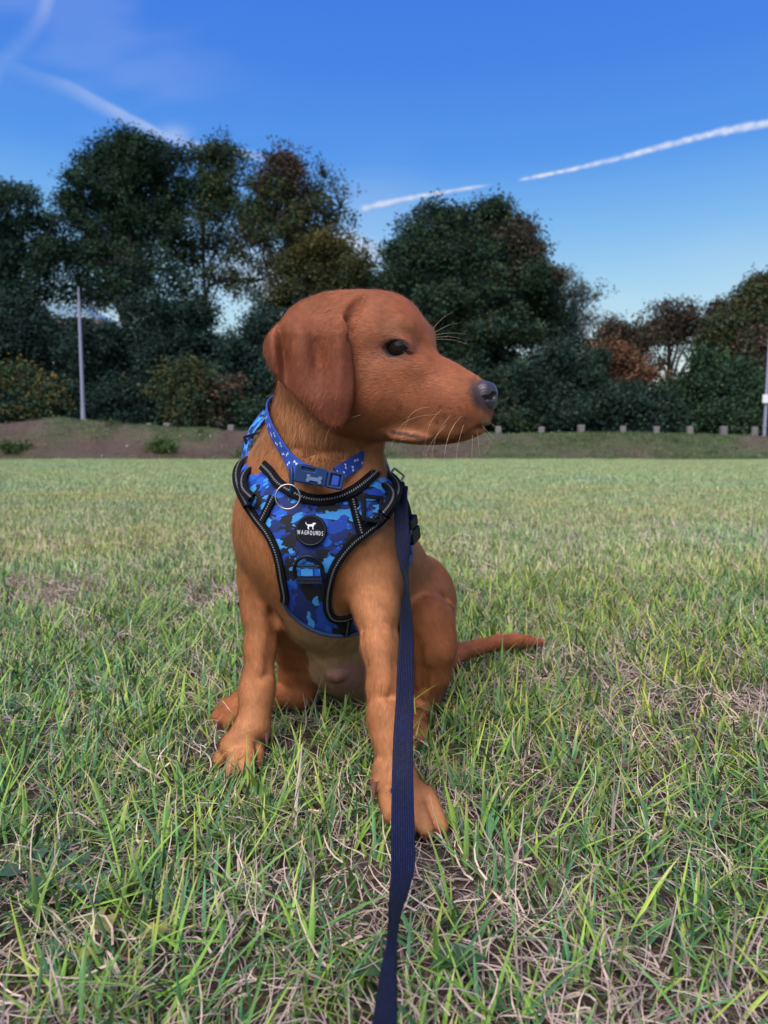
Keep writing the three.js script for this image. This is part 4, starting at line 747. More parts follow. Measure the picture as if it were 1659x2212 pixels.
const roundRect = (w, h, r) => { const s = new THREE.Shape(), a = w / 2, b = h / 2; s.moveTo(-a + r, -b); s.lineTo(a - r, -b); s.quadraticCurveTo(a, -b, a, -b + r); s.lineTo(a, b - r); s.quadraticCurveTo(a, b, a - r, b); s.lineTo(-a + r, b); s.quadraticCurveTo(-a, b, -a, b - r); s.lineTo(-a, -b + r); s.quadraticCurveTo(-a, -b, -a + r, -b); return s; };
const slab = (shape, depth, bevel = .0006) => new THREE.ExtrudeGeometry(shape, { depth: Math.max(1e-5, depth - 2 * bevel), bevelEnabled: true, bevelSize: bevel, bevelThickness: bevel, bevelSegments: 3, bevelOffset: -bevel, curveSegments: 16 });
const ringShape = (w, h, r, t) => { const s = roundRect(w, h, r); s.holes.push(roundRect(w - 2 * t, h - 2 * t, Math.max(.0002, r - t))); return s; };
const shift = (g, x, y, z) => { g.translate(x, y, z); return g; };
const under = (g, m) => { g.applyMatrix4(m); return g; };

if (FLAGS.gear) {
  seed(81);
  // cloth: printed camouflage in four blues over a coarse weave
  const camo = canvasTexture(2048, 2048, (g, w) => {
    const id = g.createImageData(w, w), k = 1 / w;
    const tile = (x, y, sx, sy, o) => { const ax = x * k, ay = y * k, f = (u, v) => fbm(u * sx + o, v * sy + o * .7, o, 4), bx = smooth(.86, 1, ax), by = smooth(.86, 1, ay); return lerp(lerp(f(ax, ay), f(ax - 1, ay), bx), lerp(f(ax, ay - 1), f(ax - 1, ay - 1), bx), by); };
    const C = [[5, 60, 160], [4, 34, 98], [56, 142, 214], [5, 8, 20], [10, 86, 190]];
    const h = 1024, lay = new Uint8Array(h * h);
    for (let y = 0; y < h; y++) for (let x = 0; x < h; x++) {
      const q = tile(x * 2, y * 2, 30, 38, 11.3) * 1.2, a = tile(x * 2 + q * 90, y * 2, 7, 10, 3.1), b = tile(x * 2, y * 2 + q * 90, 7, 11, 21.7), c = tile(x * 2 + q * 70, y * 2, 8, 12, 47.9), d = tile(x * 2, y * 2, 6, 8, 71.3);
      lay[y * h + x] = c > .58 ? 2 : b > .54 ? 3 : a > .55 ? 1 : d > .55 ? 4 : 0;
    }
    for (let y = 0; y < w; y++) for (let x = 0; x < w; x++) {
      const c = C[lay[(y >> 1) * h + (x >> 1)]], wv = ((x >> 2) + (y >> 2)) & 1 ? 1.07 : .90, n = wv * (.93 + .14 * hash3(x >> 1, y >> 1, 3)), i = (y * w + x) * 4;
      id.data[i] = Math.min(255, c[0] * n); id.data[i + 1] = Math.min(255, c[1] * n); id.data[i + 2] = Math.min(255, c[2] * n); id.data[i + 3] = 255;
    }
    g.putImageData(id, 0, 0);
  });
  const sized = (t, u, v) => { const c = t.clone(); c.repeat.set(u, v); c.needsUpdate = true; return c; };
  const weave = canvasTexture(256, 256, (g, w) => { for (let y = 0; y < 32; y++) for (let x = 0; x < 32; x++) { const v = (x + y) & 1 ? 225 : 70; g.fillStyle = `rgb(${v},${v},${v})`; g.fillRect(x * 8, y * 8, 7, 7); } });
  weave.colorSpace = THREE.NoColorSpace;
  const cloth = new THREE.MeshPhysicalMaterial({ map: sized(camo, 1 / .145, 1 / .145), roughness: .72, bumpMap: sized(weave, 1 / .022, 1 / .022), bumpScale: .0003 });
  const clothStrap = new THREE.MeshPhysicalMaterial({ map: sized(camo, 1 / .075, .35), roughness: .7, bumpMap: sized(weave, 1 / .016, 1.4), bumpScale: .0003 });
  // black binding with a row of pale reflective stitches
  const binding = canvasTexture(256, 256, (g, w) => {
    g.fillStyle = 'rgb(10,11,15)'; g.fillRect(0, 0, w, w); for (let i = 0; i < 64; i++) { g.fillStyle = i & 1 ? 'rgb(15,16,21)' : 'rgb(6,7,10)'; g.fillRect(i * 4, 0, 2.5, w); }
    for (let i = 0; i < 4; i++) { g.fillStyle = 'rgb(150,153,160)'; g.fillRect(i * 64 + 10, 106, 30, 17); g.fillRect(i * 64 + 20, 132, 30, 17); }
  });
  const trimMat = new THREE.MeshPhysicalMaterial({ map: sized(binding, 1 / .0100, 1), roughness: .85, specularIntensity: .3, bumpMap: sized(weave, 1 / .012, 1), bumpScale: .00025 });
  const black = std([.006, .007, .010], .42, { specularIntensity: .35 }), dull = std([.008, .009, .014], .75, { specularIntensity: .3 }), metal = std([.30, .27, .23], .30, { metalness: 1 }), brass = std([.55, .44, .30], .28, { metalness: 1 }), white = std([.74, .74, .76], .6), bluePlastic = std([.010, .032, .105], .42, { specularIntensity: .5 });

  const harness = thing('dog_harness', 'blue camouflage chest harness with black trim worn by the puppy', 'dog harness');
  // --- the chest panel
  const neckline = line(330, 430, 380, 480, 430, 545, 520, 605, 640, 655, 740, 662, 850, 640, 950, 590, 1040, 520, 1100, 465, 1125, 452);
  const holeL = line(160, 500, 170, 555, 190, 620, 225, 695, 290, 792, 360, 882, 410, 982, 440, 1080, 460, 1200, 478, 1300, 476, 1345);
  const holeR = line(1228, 590, 1218, 640, 1195, 700, 1130, 792, 1030, 872, 930, 952, 860, 1032, 810, 1112, 780, 1202, 762, 1310, 768, 1402, 805, 1455, 880, 1458, 950, 1432, 1005, 1405);
  const hem = line(476, 1345, 505, 1398, 560, 1455, 640, 1512, 740, 1552, 830, 1564, 900, 1562, 960, 1545, 1010, 1525);
  const shape = [...neckline.slice(1, -1), ...holeR, ...line(1010, 1405, 1010, 1520), ...[...hem].reverse(), ...[...holeL].reverse()];
  {
    const step = 5, ids = new Map(), top = [], uv = [];
    const get = (i, j) => { const k = i * 1000 + j; if (ids.has(k)) return ids.get(k); const px = i * step, py = j * step, t = hit(px, py, wearOn, .0042); let id = -1; if (t) { const p = at(px, py, t); id = top.push(p) - 1; uv.push(p.x + p.z * .25, p.y - p.z * .9); } ids.set(k, id); return id; };
    const cells = []; for (let i = 95; i < 180; i++) for (let j = 195; j < 280; j++) if (inside(shape, (i + .5) * step, (j + .5) * step)) cells.push([get(i, j), get(i, j + 1), get(i + 1, j), get(i + 1, j + 1)]);
    part('chest_panel', solid(top, uv, (q) => { for (const c of cells) if (Math.min(...c) >= 0) q(...c); }, .0030), cloth, harness);
  }
  const trim = (path, off = .0056, w = .0090, name = 'trim') => { const pts = onBody(path, off, .0028); return part(name, band(pts, bodyNormals(pts), w, .0026, .12), trimMat, harness); };
  trim(neckline.slice(0, -1), .0060, .0106); trim(holeL.slice(2)); trim(holeR.slice(2)); trim(line(405, 640, 365, 720, 325, 800), .0062); trim(line(930, 655, 958, 770, 990, 890), .0062);
  { const pts = onBody(hem, .0048, .0028); part('hem_binding', band(pts, bodyNormals(pts), .0040, .0030, .3), std([.012, .03, .09], .7), harness); }
  trim(line(900, 1465, 885, 1560), .0056, .0075);
  // --- shoulder straps: padded strips that run back over the shoulders, bound on both edges
  const D = (list) => list.map(([x, y, z]) => at(...dev(x, y), z));
  const strap = (A, B, extra) => { part('shoulder_strap', sheet(D(A), D(B), .004), cloth, harness); for (const E of [A, B]) { const pts = smoothPath(D(E), .0028), c = V(0, 0, 0); pts.forEach((p) => c.add(p)); c.multiplyScalar(1 / pts.length); part('trim', band(pts, pts.map((p) => p.clone().sub(at(...dev(690, 900), .80)).normalize().add(V(0, .35, .75)).normalize()), .0098, .003, .15), trimMat, harness); } };
  strap([[232, 700, .698], [182, 600, .715], [160, 505, .735], [180, 425, .755], [235, 380, .78], [310, 362, .805], [390, 360, .83]], [[262, 650, .688], [205, 590, .703], [200, 520, .72], [232, 465, .74], [285, 440, .762], [345, 434, .785], [410, 430, .81]]);
  strap([[1150, 768, .668], [1208, 660, .684], [1232, 590, .70], [1215, 535, .715], [1170, 492, .73], [1105, 468, .75], [1040, 455, .775]], [[1125, 755, .662], [1180, 680, .674], [1195, 625, .686], [1172, 578, .70], [1125, 552, .715], [1065, 540, .735], [1010, 530, .76]]);
  // --- back straps behind the neck
  { const pts = smoothPath([at(...dev(225, 400), .805), at(...dev(225, 320), .815), at(...dev(245, 240), .825), at(...dev(300, 150), .838), at(...dev(360, 70), .85)], .003); part('back_strap', band(pts, pts.map(() => V(-.55, .25, .8)), .014, .002), clothStrap, harness);
    const f = pts[Math.floor(pts.length * .36)]; const b = slab(ringShape(.021, .016, .003, .0035), .003); b.rotateZ(.3); part('slider', shift(b, f.x + .007, f.y, f.z + .003), black, harness); }
  { const pts = smoothPath([at(...dev(1080, 265), .775), at(...dev(1115, 340), .765), at(...dev(1145, 420), .752), at(...dev(1165, 480), .742)], .003); part('back_strap', band(pts, pts.map(() => V(.75, .2, .62)), .009, .002), clothStrap, harness); }
  // --- the adjuster at the right of the chest
  {
    const pts = onBody(line(985, 770, 1040, 740, 1090, 722, 1150, 700, 1190, 680), .0072, .0025); part('adjuster_strap', band(pts, bodyNormals(pts), .017, .0022), clothStrap, harness);
    const f = frameAt(...dev(1062, 722), .0096), b = slab(ringShape(.0225, .0270, .004, .0038), .0034); b.translate(0, 0, -.0008); b.rotateZ(-.12); part('slider', under(b, f.m), black, harness);
  }
  // --- badge with dog figure and lettering
  {
    const f = frameAt(...dev(655, 866), .0050), disc = new THREE.LatheGeometry([[0, 0], [.0148, 0], [.0152, .0006], [.0152, .0016], [.0147, .0022], [.0138, .0024], [0, .0024]].map(([a, b]) => new THREE.Vector2(a, b)), 64); disc.rotateX(Math.PI / 2);
    const badge = part('badge', under(disc, f.m), std([.005, .006, .010], .7, { specularIntensity: .25 }), harness);
    const rim = new THREE.TorusGeometry(.0138, .00045, 8, 60); rim.translate(0, 0, .0024); part('rim', under(rim, f.m), std([.016, .017, .026], .5), badge);
    const { FontLoader } = await import('three/addons/loaders/FontLoader.js'), { TextGeometry } = await import('three/addons/geometries/TextGeometry.js');
    const font = await new FontLoader().loadAsync('fonts/droid/droid_sans_regular.typeface.json'), pieces = []; let x = 0;
    [...'WAGHOUNDS'].forEach((c, i) => { const t = new TextGeometry(c, { font, size: .0035, depth: .0003, curveSegments: 6 }); t.computeBoundingBox(); const w = t.boundingBox.max.x - t.boundingBox.min.x; t.translate(-t.boundingBox.min.x - w / 2, 0, 0); t.scale(.66, 1.15, 1); t.rotateZ(rr(-.07, .07)); t.translate(x + w * .33, -.0036 - .0003 * i * .5 + rr(-.0002, .0002), .0024); x += w * .66 + .0010; pieces.push(t); });
    const text = mergeGeometries(pieces); text.translate(-x / 2, 0, 0); part('lettering', under(text, f.m), white, badge);
    const dogShape = new THREE.Shape([[-4.6, 3.0], [-4.2, 1.6], [-3.2, .6], [-2.2, .5], [.6, .7], [1.6, 1.1], [2.0, 1.9], [2.6, 2.2], [3.4, 1.9], [4.4, 1.9], [4.7, 1.2], [4.1, .7], [3.4, .5], [3.0, -.3], [2.4, -1.3], [2.2, -2.6], [2.5, -4.0], [1.6, -4.0], [1.5, -2.2], [1.1, -1.4], [-.6, -1.3], [-1.5, -1.6], [-1.9, -2.7], [-1.4, -4.0], [-2.3, -4.0], [-2.9, -2.8], [-2.7, -1.4], [-3.2, -.4], [-4.2, .5], [-5.0, 1.9]].map(([a, b]) => new THREE.Vector2(a * .00105, b * .00105 + .0052)));
    part('dog_figure', under(shift(new THREE.ExtrudeGeometry(dogShape, { depth: .0003, bevelEnabled: false }), 0, 0, .0024), f.m), white, badge);
  }
  // --- the front ring of black plastic, its webbing tab and the stitched bar
  {
    const f = frameAt(...dev(640, 1120), .0052), arch = [[-.0140, -.0075], [-.0138, .0010], [-.0110, .0085], [-.0050, .0132], [.0030, .0136], [.0095, .0098], [.0130, .0030], [.0138, -.0075]].map(([a, b]) => V(a, b, .0022));
    const parts = [limb([...arch], .00185, .00185, 10), limb([V(-.0125, .0035, .0018), V(0, .0042, .0020), V(.0118, .0035, .0018)], .0012, .0012, 8)];
    part('front_ring', under(mergeGeometries(parts), f.m), black, harness);
    part('ring_tab', under(shift(slab(roundRect(.0225, .0085, .001), .0016), 0, -.0030, .0012), f.m), clothStrap, harness);
    const bar = part('stitched_bar', under(shift(slab(roundRect(.0255, .0085, .001), .0020), 0, -.0115, .0006), f.m), dull, harness);
    const st = []; for (let i = 0; i < 26; i++) for (const r of [0, 1]) { const b = new THREE.CylinderGeometry(.00022, .00022, .0030, 5); b.rotateZ(i & 1 ? .3 : -.3); b.translate(-.0120 + i * .00096, -.0097 - r * .0036, .0027); st.push(b); }
    part('stitching', under(mergeGeometries(st), f.m), std([.03, .045, .10], .6), bar).userData.kind = 'stuff';
  }
  // --- side strap and its quick release buckle at the right flank
  {
    const flank = [...groups.torso];
    const pts = onBody(line(1165, 1275, 1195, 1200, 1240, 1120, 1285, 1080, 1318, 1050, 1322, 1000, 1318, 940, 1308, 860), .006, .003, flank); part('side_strap', band(pts, bodyNormals(pts, flank), .0135, .002), clothStrap, harness);
    const b1 = at(...dev(1300, 770), .762), b2 = at(...dev(1322, 935), .775), dir = b2.clone().sub(b1).normalize(), n = V(.86, .05, .5).addScaledVector(dir, -V(.86, .05, .5).dot(dir)).normalize(), u = dir.clone().cross(n).normalize(), m = new THREE.Matrix4().makeBasis(u, dir, n).setPosition(b1.clone().lerp(b2, .5));
    const l = b1.distanceTo(b2), a = shift(slab(roundRect(.021, l * .56, .004), .0095, .0022), 0, l * .24, 0), c = shift(slab(roundRect(.019, l * .40, .003), .0080, .002), 0, -l * .26, .0006);
    const buckle = part('side_buckle', under(mergeGeometries([a, c]), m), black, harness); part('release_button', under(shift(slab(roundRect(.006, l * .22, .002), .0070, .0016), .0095, l * -.02, .0012), m), std([.03, .035, .05], .4), buckle);
    const pts2 = smoothPath([b1.clone().addScaledVector(dir, .004), at(...dev(1275, 690), .752), at(...dev(1235, 610), .738)], .003); part('side_strap', band(pts2, pts2.map(() => V(.7, .1, .7)), .013, .002), dull, harness);
    // the same strap shows as a small loose end beyond the other front leg
    const e = smoothPath([at(532, 1330, .84), at(525, 1314, .835), at(519, 1303, .83)], .003); part('strap_end', band(e, e.map(() => V(-.3, .3, .9)), .008, .003), clothStrap, harness);
  }
  // --- the ring that the leash is clipped to
  { const c = at(...dev(1222, 505), .735), g = slab(ringShape(.0165, .0125, .003, .0022), .0026, .0009); g.rotateZ(-.62); g.rotateY(.45); part('leash_ring', shift(g, c.x, c.y, c.z), metal, harness);
    const b = slab(roundRect(.012, .006, .0012), .002); b.rotateZ(-.62); part('ring_plate', shift(b, ...at(...dev(1235, 562), .734).toArray()), std([.30, .14, .06], .35, { metalness: .6 }), harness); }

  // --- collar
  const collar = thing('dog_collar', 'blue bone patterned collar with plastic buckle and steel ring round the neck', 'dog collar');
  {
    const print = canvasTexture(512, 128, (g) => { g.fillStyle = 'rgb(24,66,160)'; g.fillRect(0, 0, 512, 128); for (let i = 0; i < 8; i++) { const x = i * 64 + 30, y = i & 1 ? 88 : 40, a = rr(-1, 1) + .5; g.save(); g.translate(x, y); g.rotate(a); g.fillStyle = 'rgb(196,206,228)'; g.fillRect(-16, -4, 32, 8); for (const s of [-16, 16]) for (const t of [-5, 5]) { g.beginPath(); g.arc(s, t, 6.5, 0, 6.3); g.fill(); } g.restore(); } });
    const mat = new THREE.MeshPhysicalMaterial({ map: sized(print, 1 / .06, 1), roughness: .7, bumpMap: sized(weave, 1 / .016, 1), bumpScale: .0003 });
    const neckList = [...groups.neck, ...groups.torso];
    const pts = onBody([[700, 1032, .672], [660, 1019, .676], [630, 1000, .684], [610, 962, .703], [598, 915, .730], [604, 880, .76], [650, 850, .79], [710, 850, .80], [770, 895, .785], [796, 945, .76], [786, 978, .733], [762, 1004, .70], [730, 1024, .680]], .0042, .003, neckList);
    part('strap', band(pts, bodyNormals(pts, neckList).map((n, i) => { const p = pts[i], l = smooth(-.080, -.096, p.x), r = smooth(-.046, -.026, p.x) * smooth(-.76, -.70, p.z); return n.add(V(-1.1 * l + .9 * r, .12 + .1 * r, -.5 * l - .45 * r)).normalize(); }), .0150, .0020), mat, collar);
    const p = at(...dev(702, 512), .664), u = at(...dev(870, 545), .672).sub(at(...dev(545, 480), .664)).normalize(), n0 = V(0, .10, 1), n = n0.addScaledVector(u, -n0.dot(u)).normalize(), v = n.clone().cross(u).normalize(), m = new THREE.Matrix4().makeBasis(u, v, n).setPosition(p);
    const body = slab(roundRect(.0300, .0168, .0030), .0078, .0016), tail = slab(ringShape(.0158, .0168, .0030, .0032), .0078, .0014), prong = slab(roundRect(.0110, .0060, .0018), .0064, .0012);
    const socket = roundRect(.0300, .0168, .0030); const hole = roundRect(.0120, .0040, .0012); hole.curves.length; socket.holes.push(new THREE.Path(hole.getPoints().map((q) => q.clone().add(new THREE.Vector2(-.0030, .0056)))));
    const buckle = part('buckle', under(mergeGeometries([shift(slab(socket, .0078, .0012), -.0075, 0, 0), shift(slab(roundRect(.0290, .0160, .003), .0050, .001), -.0075, 0, 0)]), m), bluePlastic, collar);
    part('buckle_tongue', under(mergeGeometries([shift(tail, .0158, 0, 0), shift(slab(roundRect(.0130, .0100, .002), .0030, .0006), .0158, 0, .0008)]), m), bluePlastic, collar);
    part('strap_loop', under(shift(slab(roundRect(.0064, .0092, .0008), .0020, .0004), .0158, -.0002, .0044), m), mat, collar);
    const bone = new THREE.Shape(); const bw = .0048, bh = .0016; bone.moveTo(-bw, -bh); bone.lineTo(bw, -bh); bone.absarc(bw + .0007, -bh - .0003, .0018, Math.PI, Math.PI * 2.35); bone.absarc(bw + .0007, bh + .0003, .0018, -Math.PI * .35, Math.PI); bone.lineTo(-bw, bh); bone.absarc(-bw - .0007, bh + .0003, .0018, 0, Math.PI * 1.35); bone.absarc(-bw - .0007, -bh - .0003, .0018, Math.PI * .65, Math.PI * 2); bone.closePath();
    part('bone_emblem', under(shift(slab(bone, .0012, .0003), -.0040, -.0030, .0074), m), std([.10, .14, .26], .4), buckle);
    const d = at(...dev(528, 500), .663), loop = []; for (let i = 0; i <= 24; i++) { const a = i / 24 * 6.2832; loop.push(V(d.x + Math.sin(a) * .0012 - .0006, d.y - .004 + Math.cos(a) * .0118, d.z + Math.sin(a) * .0052)); }
    part('ring_holder', new THREE.TubeGeometry(new THREE.CatmullRomCurve3(loop, true), 40, .0017, 9, true), bluePlastic, collar);
    const c = at(...dev(500, 642), .655), coils = []; for (let i = 0; i <= 90; i++) { const a = i / 90 * 6.2832 * 1.85 + 1.2; coils.push(V(c.x + Math.cos(a) * .0112, c.y + Math.sin(a) * .0112, c.z + (i / 90 - .5) * .0018 - Math.sin(a) * .002)); }
    part('split_ring', new THREE.TubeGeometry(new THREE.CatmullRomCurve3(coils), 220, .00082, 8), metal, collar);
  }

  // --- leash
  {
    const leash = thing('leash', 'navy blue woven leash hanging from the harness down to the bottom of the picture', 'leash');
    const cell = (g, w, paint) => { const nx = 16, ny = 10, cw = w / nx, ch = w / ny; for (let y = 0; y < ny; y++) for (let x = -1; x < nx; x++) paint((x + (y & 1) * .5) * cw, y * ch, cw, ch); };
    const web = canvasTexture(512, 512, (g, w) => { g.fillStyle = 'rgb(7,9,22)'; g.fillRect(0, 0, w, w); cell(g, w, (x, y, cw, ch) => { const v = rr(.8, 1.15); g.fillStyle = `rgb(${26 * v},${33 * v},${72 * v})`; g.beginPath(); g.ellipse(x + cw * .5, y + ch * .5, cw * .43, ch * .40, .35, 0, 6.3); g.fill(); if (x > w - cw * .6) { g.beginPath(); g.ellipse(x + cw * .5 - w, y + ch * .5, cw * .43, ch * .40, .35, 0, 6.3); g.fill(); } }); });
    const bumpT = canvasTexture(512, 512, (g, w) => { g.fillStyle = '#000'; g.fillRect(0, 0, w, w); cell(g, w, (x, y, cw, ch) => { for (const o of [0, -w]) { const q = g.createRadialGradient(x + o + cw * .5, y + ch * .5, 0, x + o + cw * .5, y + ch * .5, cw * .6); q.addColorStop(0, '#fff'); q.addColorStop(1, '#000'); g.fillStyle = q; g.beginPath(); g.ellipse(x + o + cw * .5, y + ch * .5, cw * .46, ch * .44, .35, 0, 6.3); g.fill(); } }); }); bumpT.colorSpace = THREE.NoColorSpace;
    const mat = new THREE.MeshPhysicalMaterial({ map: sized(web, 1 / .042, 1), roughness: .6, specularIntensity: .35, bumpMap: sized(bumpT, 1 / .042, 1), bumpScale: .0007 });
    // rows: left edge, right edge of the ribbon as measured, its depth, and which edge is nearer
    const rows = [[1040, 850, 873, .722, 0], [1062, 853, 878, .712, .004], [1092, 852, 879, .704, .004], [1130, 852, 883, .695, .002], [1165, 854, 886, .688, 0], [1200, 861, 885, .680, -.005], [1235, 870, 883, .672, -.012], [1262, 876, 884, .664, -.014], [1300, 870, 887, .653, -.012], [1350, 866, 892, .640, -.008], [1400, 863, 894, .627, -.006], [1458, 859, 895, .612, -.004], [1520, 855, 893.5, .598, -.001], [1600, 849, 892, .580, 0], [1700, 846, 893, .550, .001], [1800, 844.5, 896, .506, .001], [1870, 844.5, 896, .466, -.002], [1925, 843.5, 883, .432, -.008], [1960, 843, 871, .412, -.010], [1990, 843, 864, .398, -.008], [2020, 840, 859, .385, -.003], [2060, 829, 856, .368, .003], [2110, 819, 855, .347, .005], [2160, 811, 856, .326, .005], [2212, 803, 857, .305, .004], [2290, 792, 860, .280, .003], [2400, 780, 866, .250, .003]];
    const L = new THREE.CatmullRomCurve3(rows.map(([y, a, b, z, t]) => at(a, y, z + t)), false, 'centripetal').getPoints(rows.length * 8), R = new THREE.CatmullRomCurve3(rows.map(([y, a, b, z, t]) => at(b, y, z - t)), false, 'centripetal').getPoints(rows.length * 8);
    const top = [], uv = [], K = 6; let run = 0; for (let i = 0; i < L.length; i++) { if (i) run += L[i].distanceTo(L[i - 1]) * .5 + R[i].distanceTo(R[i - 1]) * .5; for (let j = 0; j <= K; j++) { top.push(L[i].clone().lerp(R[i], j / K)); uv.push(run, j / K); } }
    part('webbing', solid(top, uv, (q) => { for (let i = 0; i < L.length - 1; i++) for (let j = 0; j < K; j++) { const a = i * (K + 1) + j, b = a + K + 1; q(a, b, a + 1, b + 1); } }, .0014), mat, leash);
    const fuzz = []; const f = at(846, 1708, .5535); for (let i = 0; i < 22; i++) { const e = f.clone().add(V(gauss() * .0016 - .0012, gauss() * .002, gauss() * .001)); fuzz.push(limb([f, f.clone().lerp(e, .5).add(V(gauss() * .0006, gauss() * .0006, .0006)), e], .00018, .00008, 4)); } part('frayed_thread', mergeGeometries(fuzz), std([.02, .045, .09], .9), leash);
    const fold = slab(roundRect(.0125, .016, .002), .0048, .0012); fold.rotateZ(-.12); part('end_loop', shift(fold, ...at(...dev(1252, 618), .716).toArray()), dull, leash);
  }
}
// ---------------------------------------------------------------- grass: green blades and matted dry stems, nearest ones finest
if (FLAGS.grass) {
  const GREEN = [[.15, .29, .05], [.23, .38, .06], [.11, .24, .065], [.31, .41, .07], [.09, .23, .10], [.085, .18, .05], [.045, .12, .045], [.06, .16, .075]], STRAW = [[.46, .37, .31], [.55, .45, .37], [.39, .32, .29], [.35, .29, .28], [.50, .40, .34]], SOIL = [[.12, .09, .07], [.18, .13, .10]];
  // one blade: a folded leaf along a bent line
  function blade(out, x, z, h, w, dir, lean, curl, c0, c1, segs, fold, y0 = -.004) {
    const { pos, col, idx } = out, k0 = pos.length / 3, dx = Math.cos(dir), dz = Math.sin(dir); let px = x, py = y0, pz = z, ang = lean; const sx = -dz, sz = dx;
    for (let i = 0; i <= segs; i++) {
      const t = i / segs, ww = w * (t < .25 ? .7 + 1.2 * t : 1 - Math.pow((t - .25) / .75, 1.8)) * .5, c = mix3(c0, c1, smooth(.62, .95, t)), a2 = ang, nx = -Math.cos(a2) * dx, ny = Math.sin(a2), nz = -Math.cos(a2) * dz;
      if (i === segs) { pos.push(px, py, pz); col.push(...c); break; }
      if (fold) { pos.push(px + sx * ww, py, pz + sz * ww, px + nx * ww * .5, py + ny * ww * .5, pz + nz * ww * .5, px - sx * ww, py, pz - sz * ww); col.push(...c, ...c.map((v) => v * .9), ...c); } else { pos.push(px + sx * ww, py, pz + sz * ww, px - sx * ww, py, pz - sz * ww); col.push(...c, ...c); }
      const st = h / segs; px += Math.sin(ang) * dx * st; pz += Math.sin(ang) * dz * st; py += Math.cos(ang) * st; ang += curl / segs;
    }
    const m = fold ? 3 : 2; for (let i = 0; i < segs; i++) for (let j = 0; j < m - 1; j++) { const a = k0 + i * m + j, b = a + m; if (i < segs - 1) idx.push(a, a + 1, b, a + 1, b + 1, b); else idx.push(a, a + 1, k0 + segs * m); }
  }
  function stem(out, x, z, y, len, r, dir, pitch, c, segs, wob) {       // a dry curled stem: a thin strip that wanders
    const { pos, col, idx } = out, k0 = pos.length / 3; let p = V(x, y, z), a = dir, e = pitch; const da = rr(-wob, wob), de = rr(-wob, wob * .4);
    for (let i = 0; i <= segs; i++) { const t = i / segs, w = r * (1 - t * .75), s = V(-Math.sin(a), .35, Math.cos(a)).normalize(); pos.push(p.x + s.x * w, p.y + s.y * w, p.z + s.z * w, p.x - s.x * w, p.y - s.y * w, p.z - s.z * w); col.push(...c, ...c); p = p.clone().add(V(Math.cos(a) * Math.cos(e), Math.sin(e), Math.sin(a) * Math.cos(e)).multiplyScalar(len / segs)); if (p.y < .001) { p.y = .001; e = Math.abs(e) * .5; } a += da / segs + gauss() * .12; e += de / segs + gauss() * .1; }
    for (let i = 0; i < segs; i++) { const q = k0 + i * 2; idx.push(q, q + 1, q + 2, q + 1, q + 3, q + 2); }
  }
  const proto = (fill) => { const o = { pos: [], col: [], idx: [] }; fill(o); const g = new THREE.BufferGeometry(); g.setAttribute('position', new THREE.Float32BufferAttribute(o.pos, 3)); g.setAttribute('color', new THREE.Float32BufferAttribute(o.col, 3)); g.setIndex(o.idx); g.computeVertexNormals(); return g; };
  const FARGREEN = [[.24, .38, .17], [.30, .42, .20], [.19, .33, .16], [.34, .44, .20]], PALE = [[.40, .37, .26], [.34, .33, .24]];
  const pick = (a) => a[Math.floor(rnd() * a.length)];
  const tipFor = (c) => rnd() < .42 ? pick([[.50, .36, .20], [.44, .34, .12], [.52, .40, .26]]) : c.map((v, i) => v * [1.3, 1.15, 1][i]);
  seed(91);
  const mat = new THREE.MeshPhysicalMaterial({ vertexColors: true, roughness: .62, side: THREE.DoubleSide, specularIntensity: .4, transmission: .22, thickness: 0 });
  const dryMat = new THREE.MeshPhysicalMaterial({ vertexColors: true, roughness: .8, side: THREE.DoubleSide, specularIntensity: .25 });
  const sets = { near: [], mid: [], far: [], mat: [], matFar: [] };
  for (let v = 0; v < 12; v++) sets.near.push(proto((o) => { const n = 4 + Math.floor(rnd() * 4), lean = rnd() * 6.283; for (let i = 0; i < n; i++) { const c = pick(GREEN), h = rr(.018, .046) * (rnd() < .10 ? 1.4 : 1); blade(o, gauss() * .007, gauss() * .007, h, rr(.0014, .0034) * (h > .04 ? 1.35 : 1), lean + gauss() * 1.2, rr(.05, .75), rr(-.1, 1.1), c, tipFor(c), 5, true); } }));
  for (let v = 0; v < 6; v++) sets.near.push(proto((o) => { for (let i = 0; i < 5; i++) { const c = pick(GREEN), a = rnd() * 6.283; blade(o, gauss() * .01, gauss() * .01, rr(.03, .07), rr(.0012, .0030), a, rr(.6, 1.25), rr(-.2, .7), c, tipFor(c), 6, true, .004); } }));
  sets.wide = []; for (let v = 0; v < 8; v++) sets.wide.push(proto((o) => { const n = 2 + Math.floor(rnd() * 3), lean = rnd() * 6.283; for (let i = 0; i < n; i++) { const c = pick([[.20, .34, .06], [.26, .38, .07], [.13, .26, .07], [.10, .24, .10]]); blade(o, gauss() * .006, gauss() * .006, rr(.035, .075), rr(.0034, .0056), lean + gauss() * .8, rr(.1, .9), rr(-.2, .9), c, tipFor(c), 7, true); } }));
  for (let v = 0; v < 12; v++) sets.mat.push(proto((o) => { for (let i = 0; i < 15; i++) { const c = pick(rnd() < .12 ? SOIL : STRAW); stem(o, gauss() * .018, gauss() * .018, rr(0, .010), rr(.018, .055), rr(.00030, .00085), rnd() * 6.283, rr(-.2, .9) * (rnd() < .35 ? 1.5 : .6), c, 6, 2.4); } }));
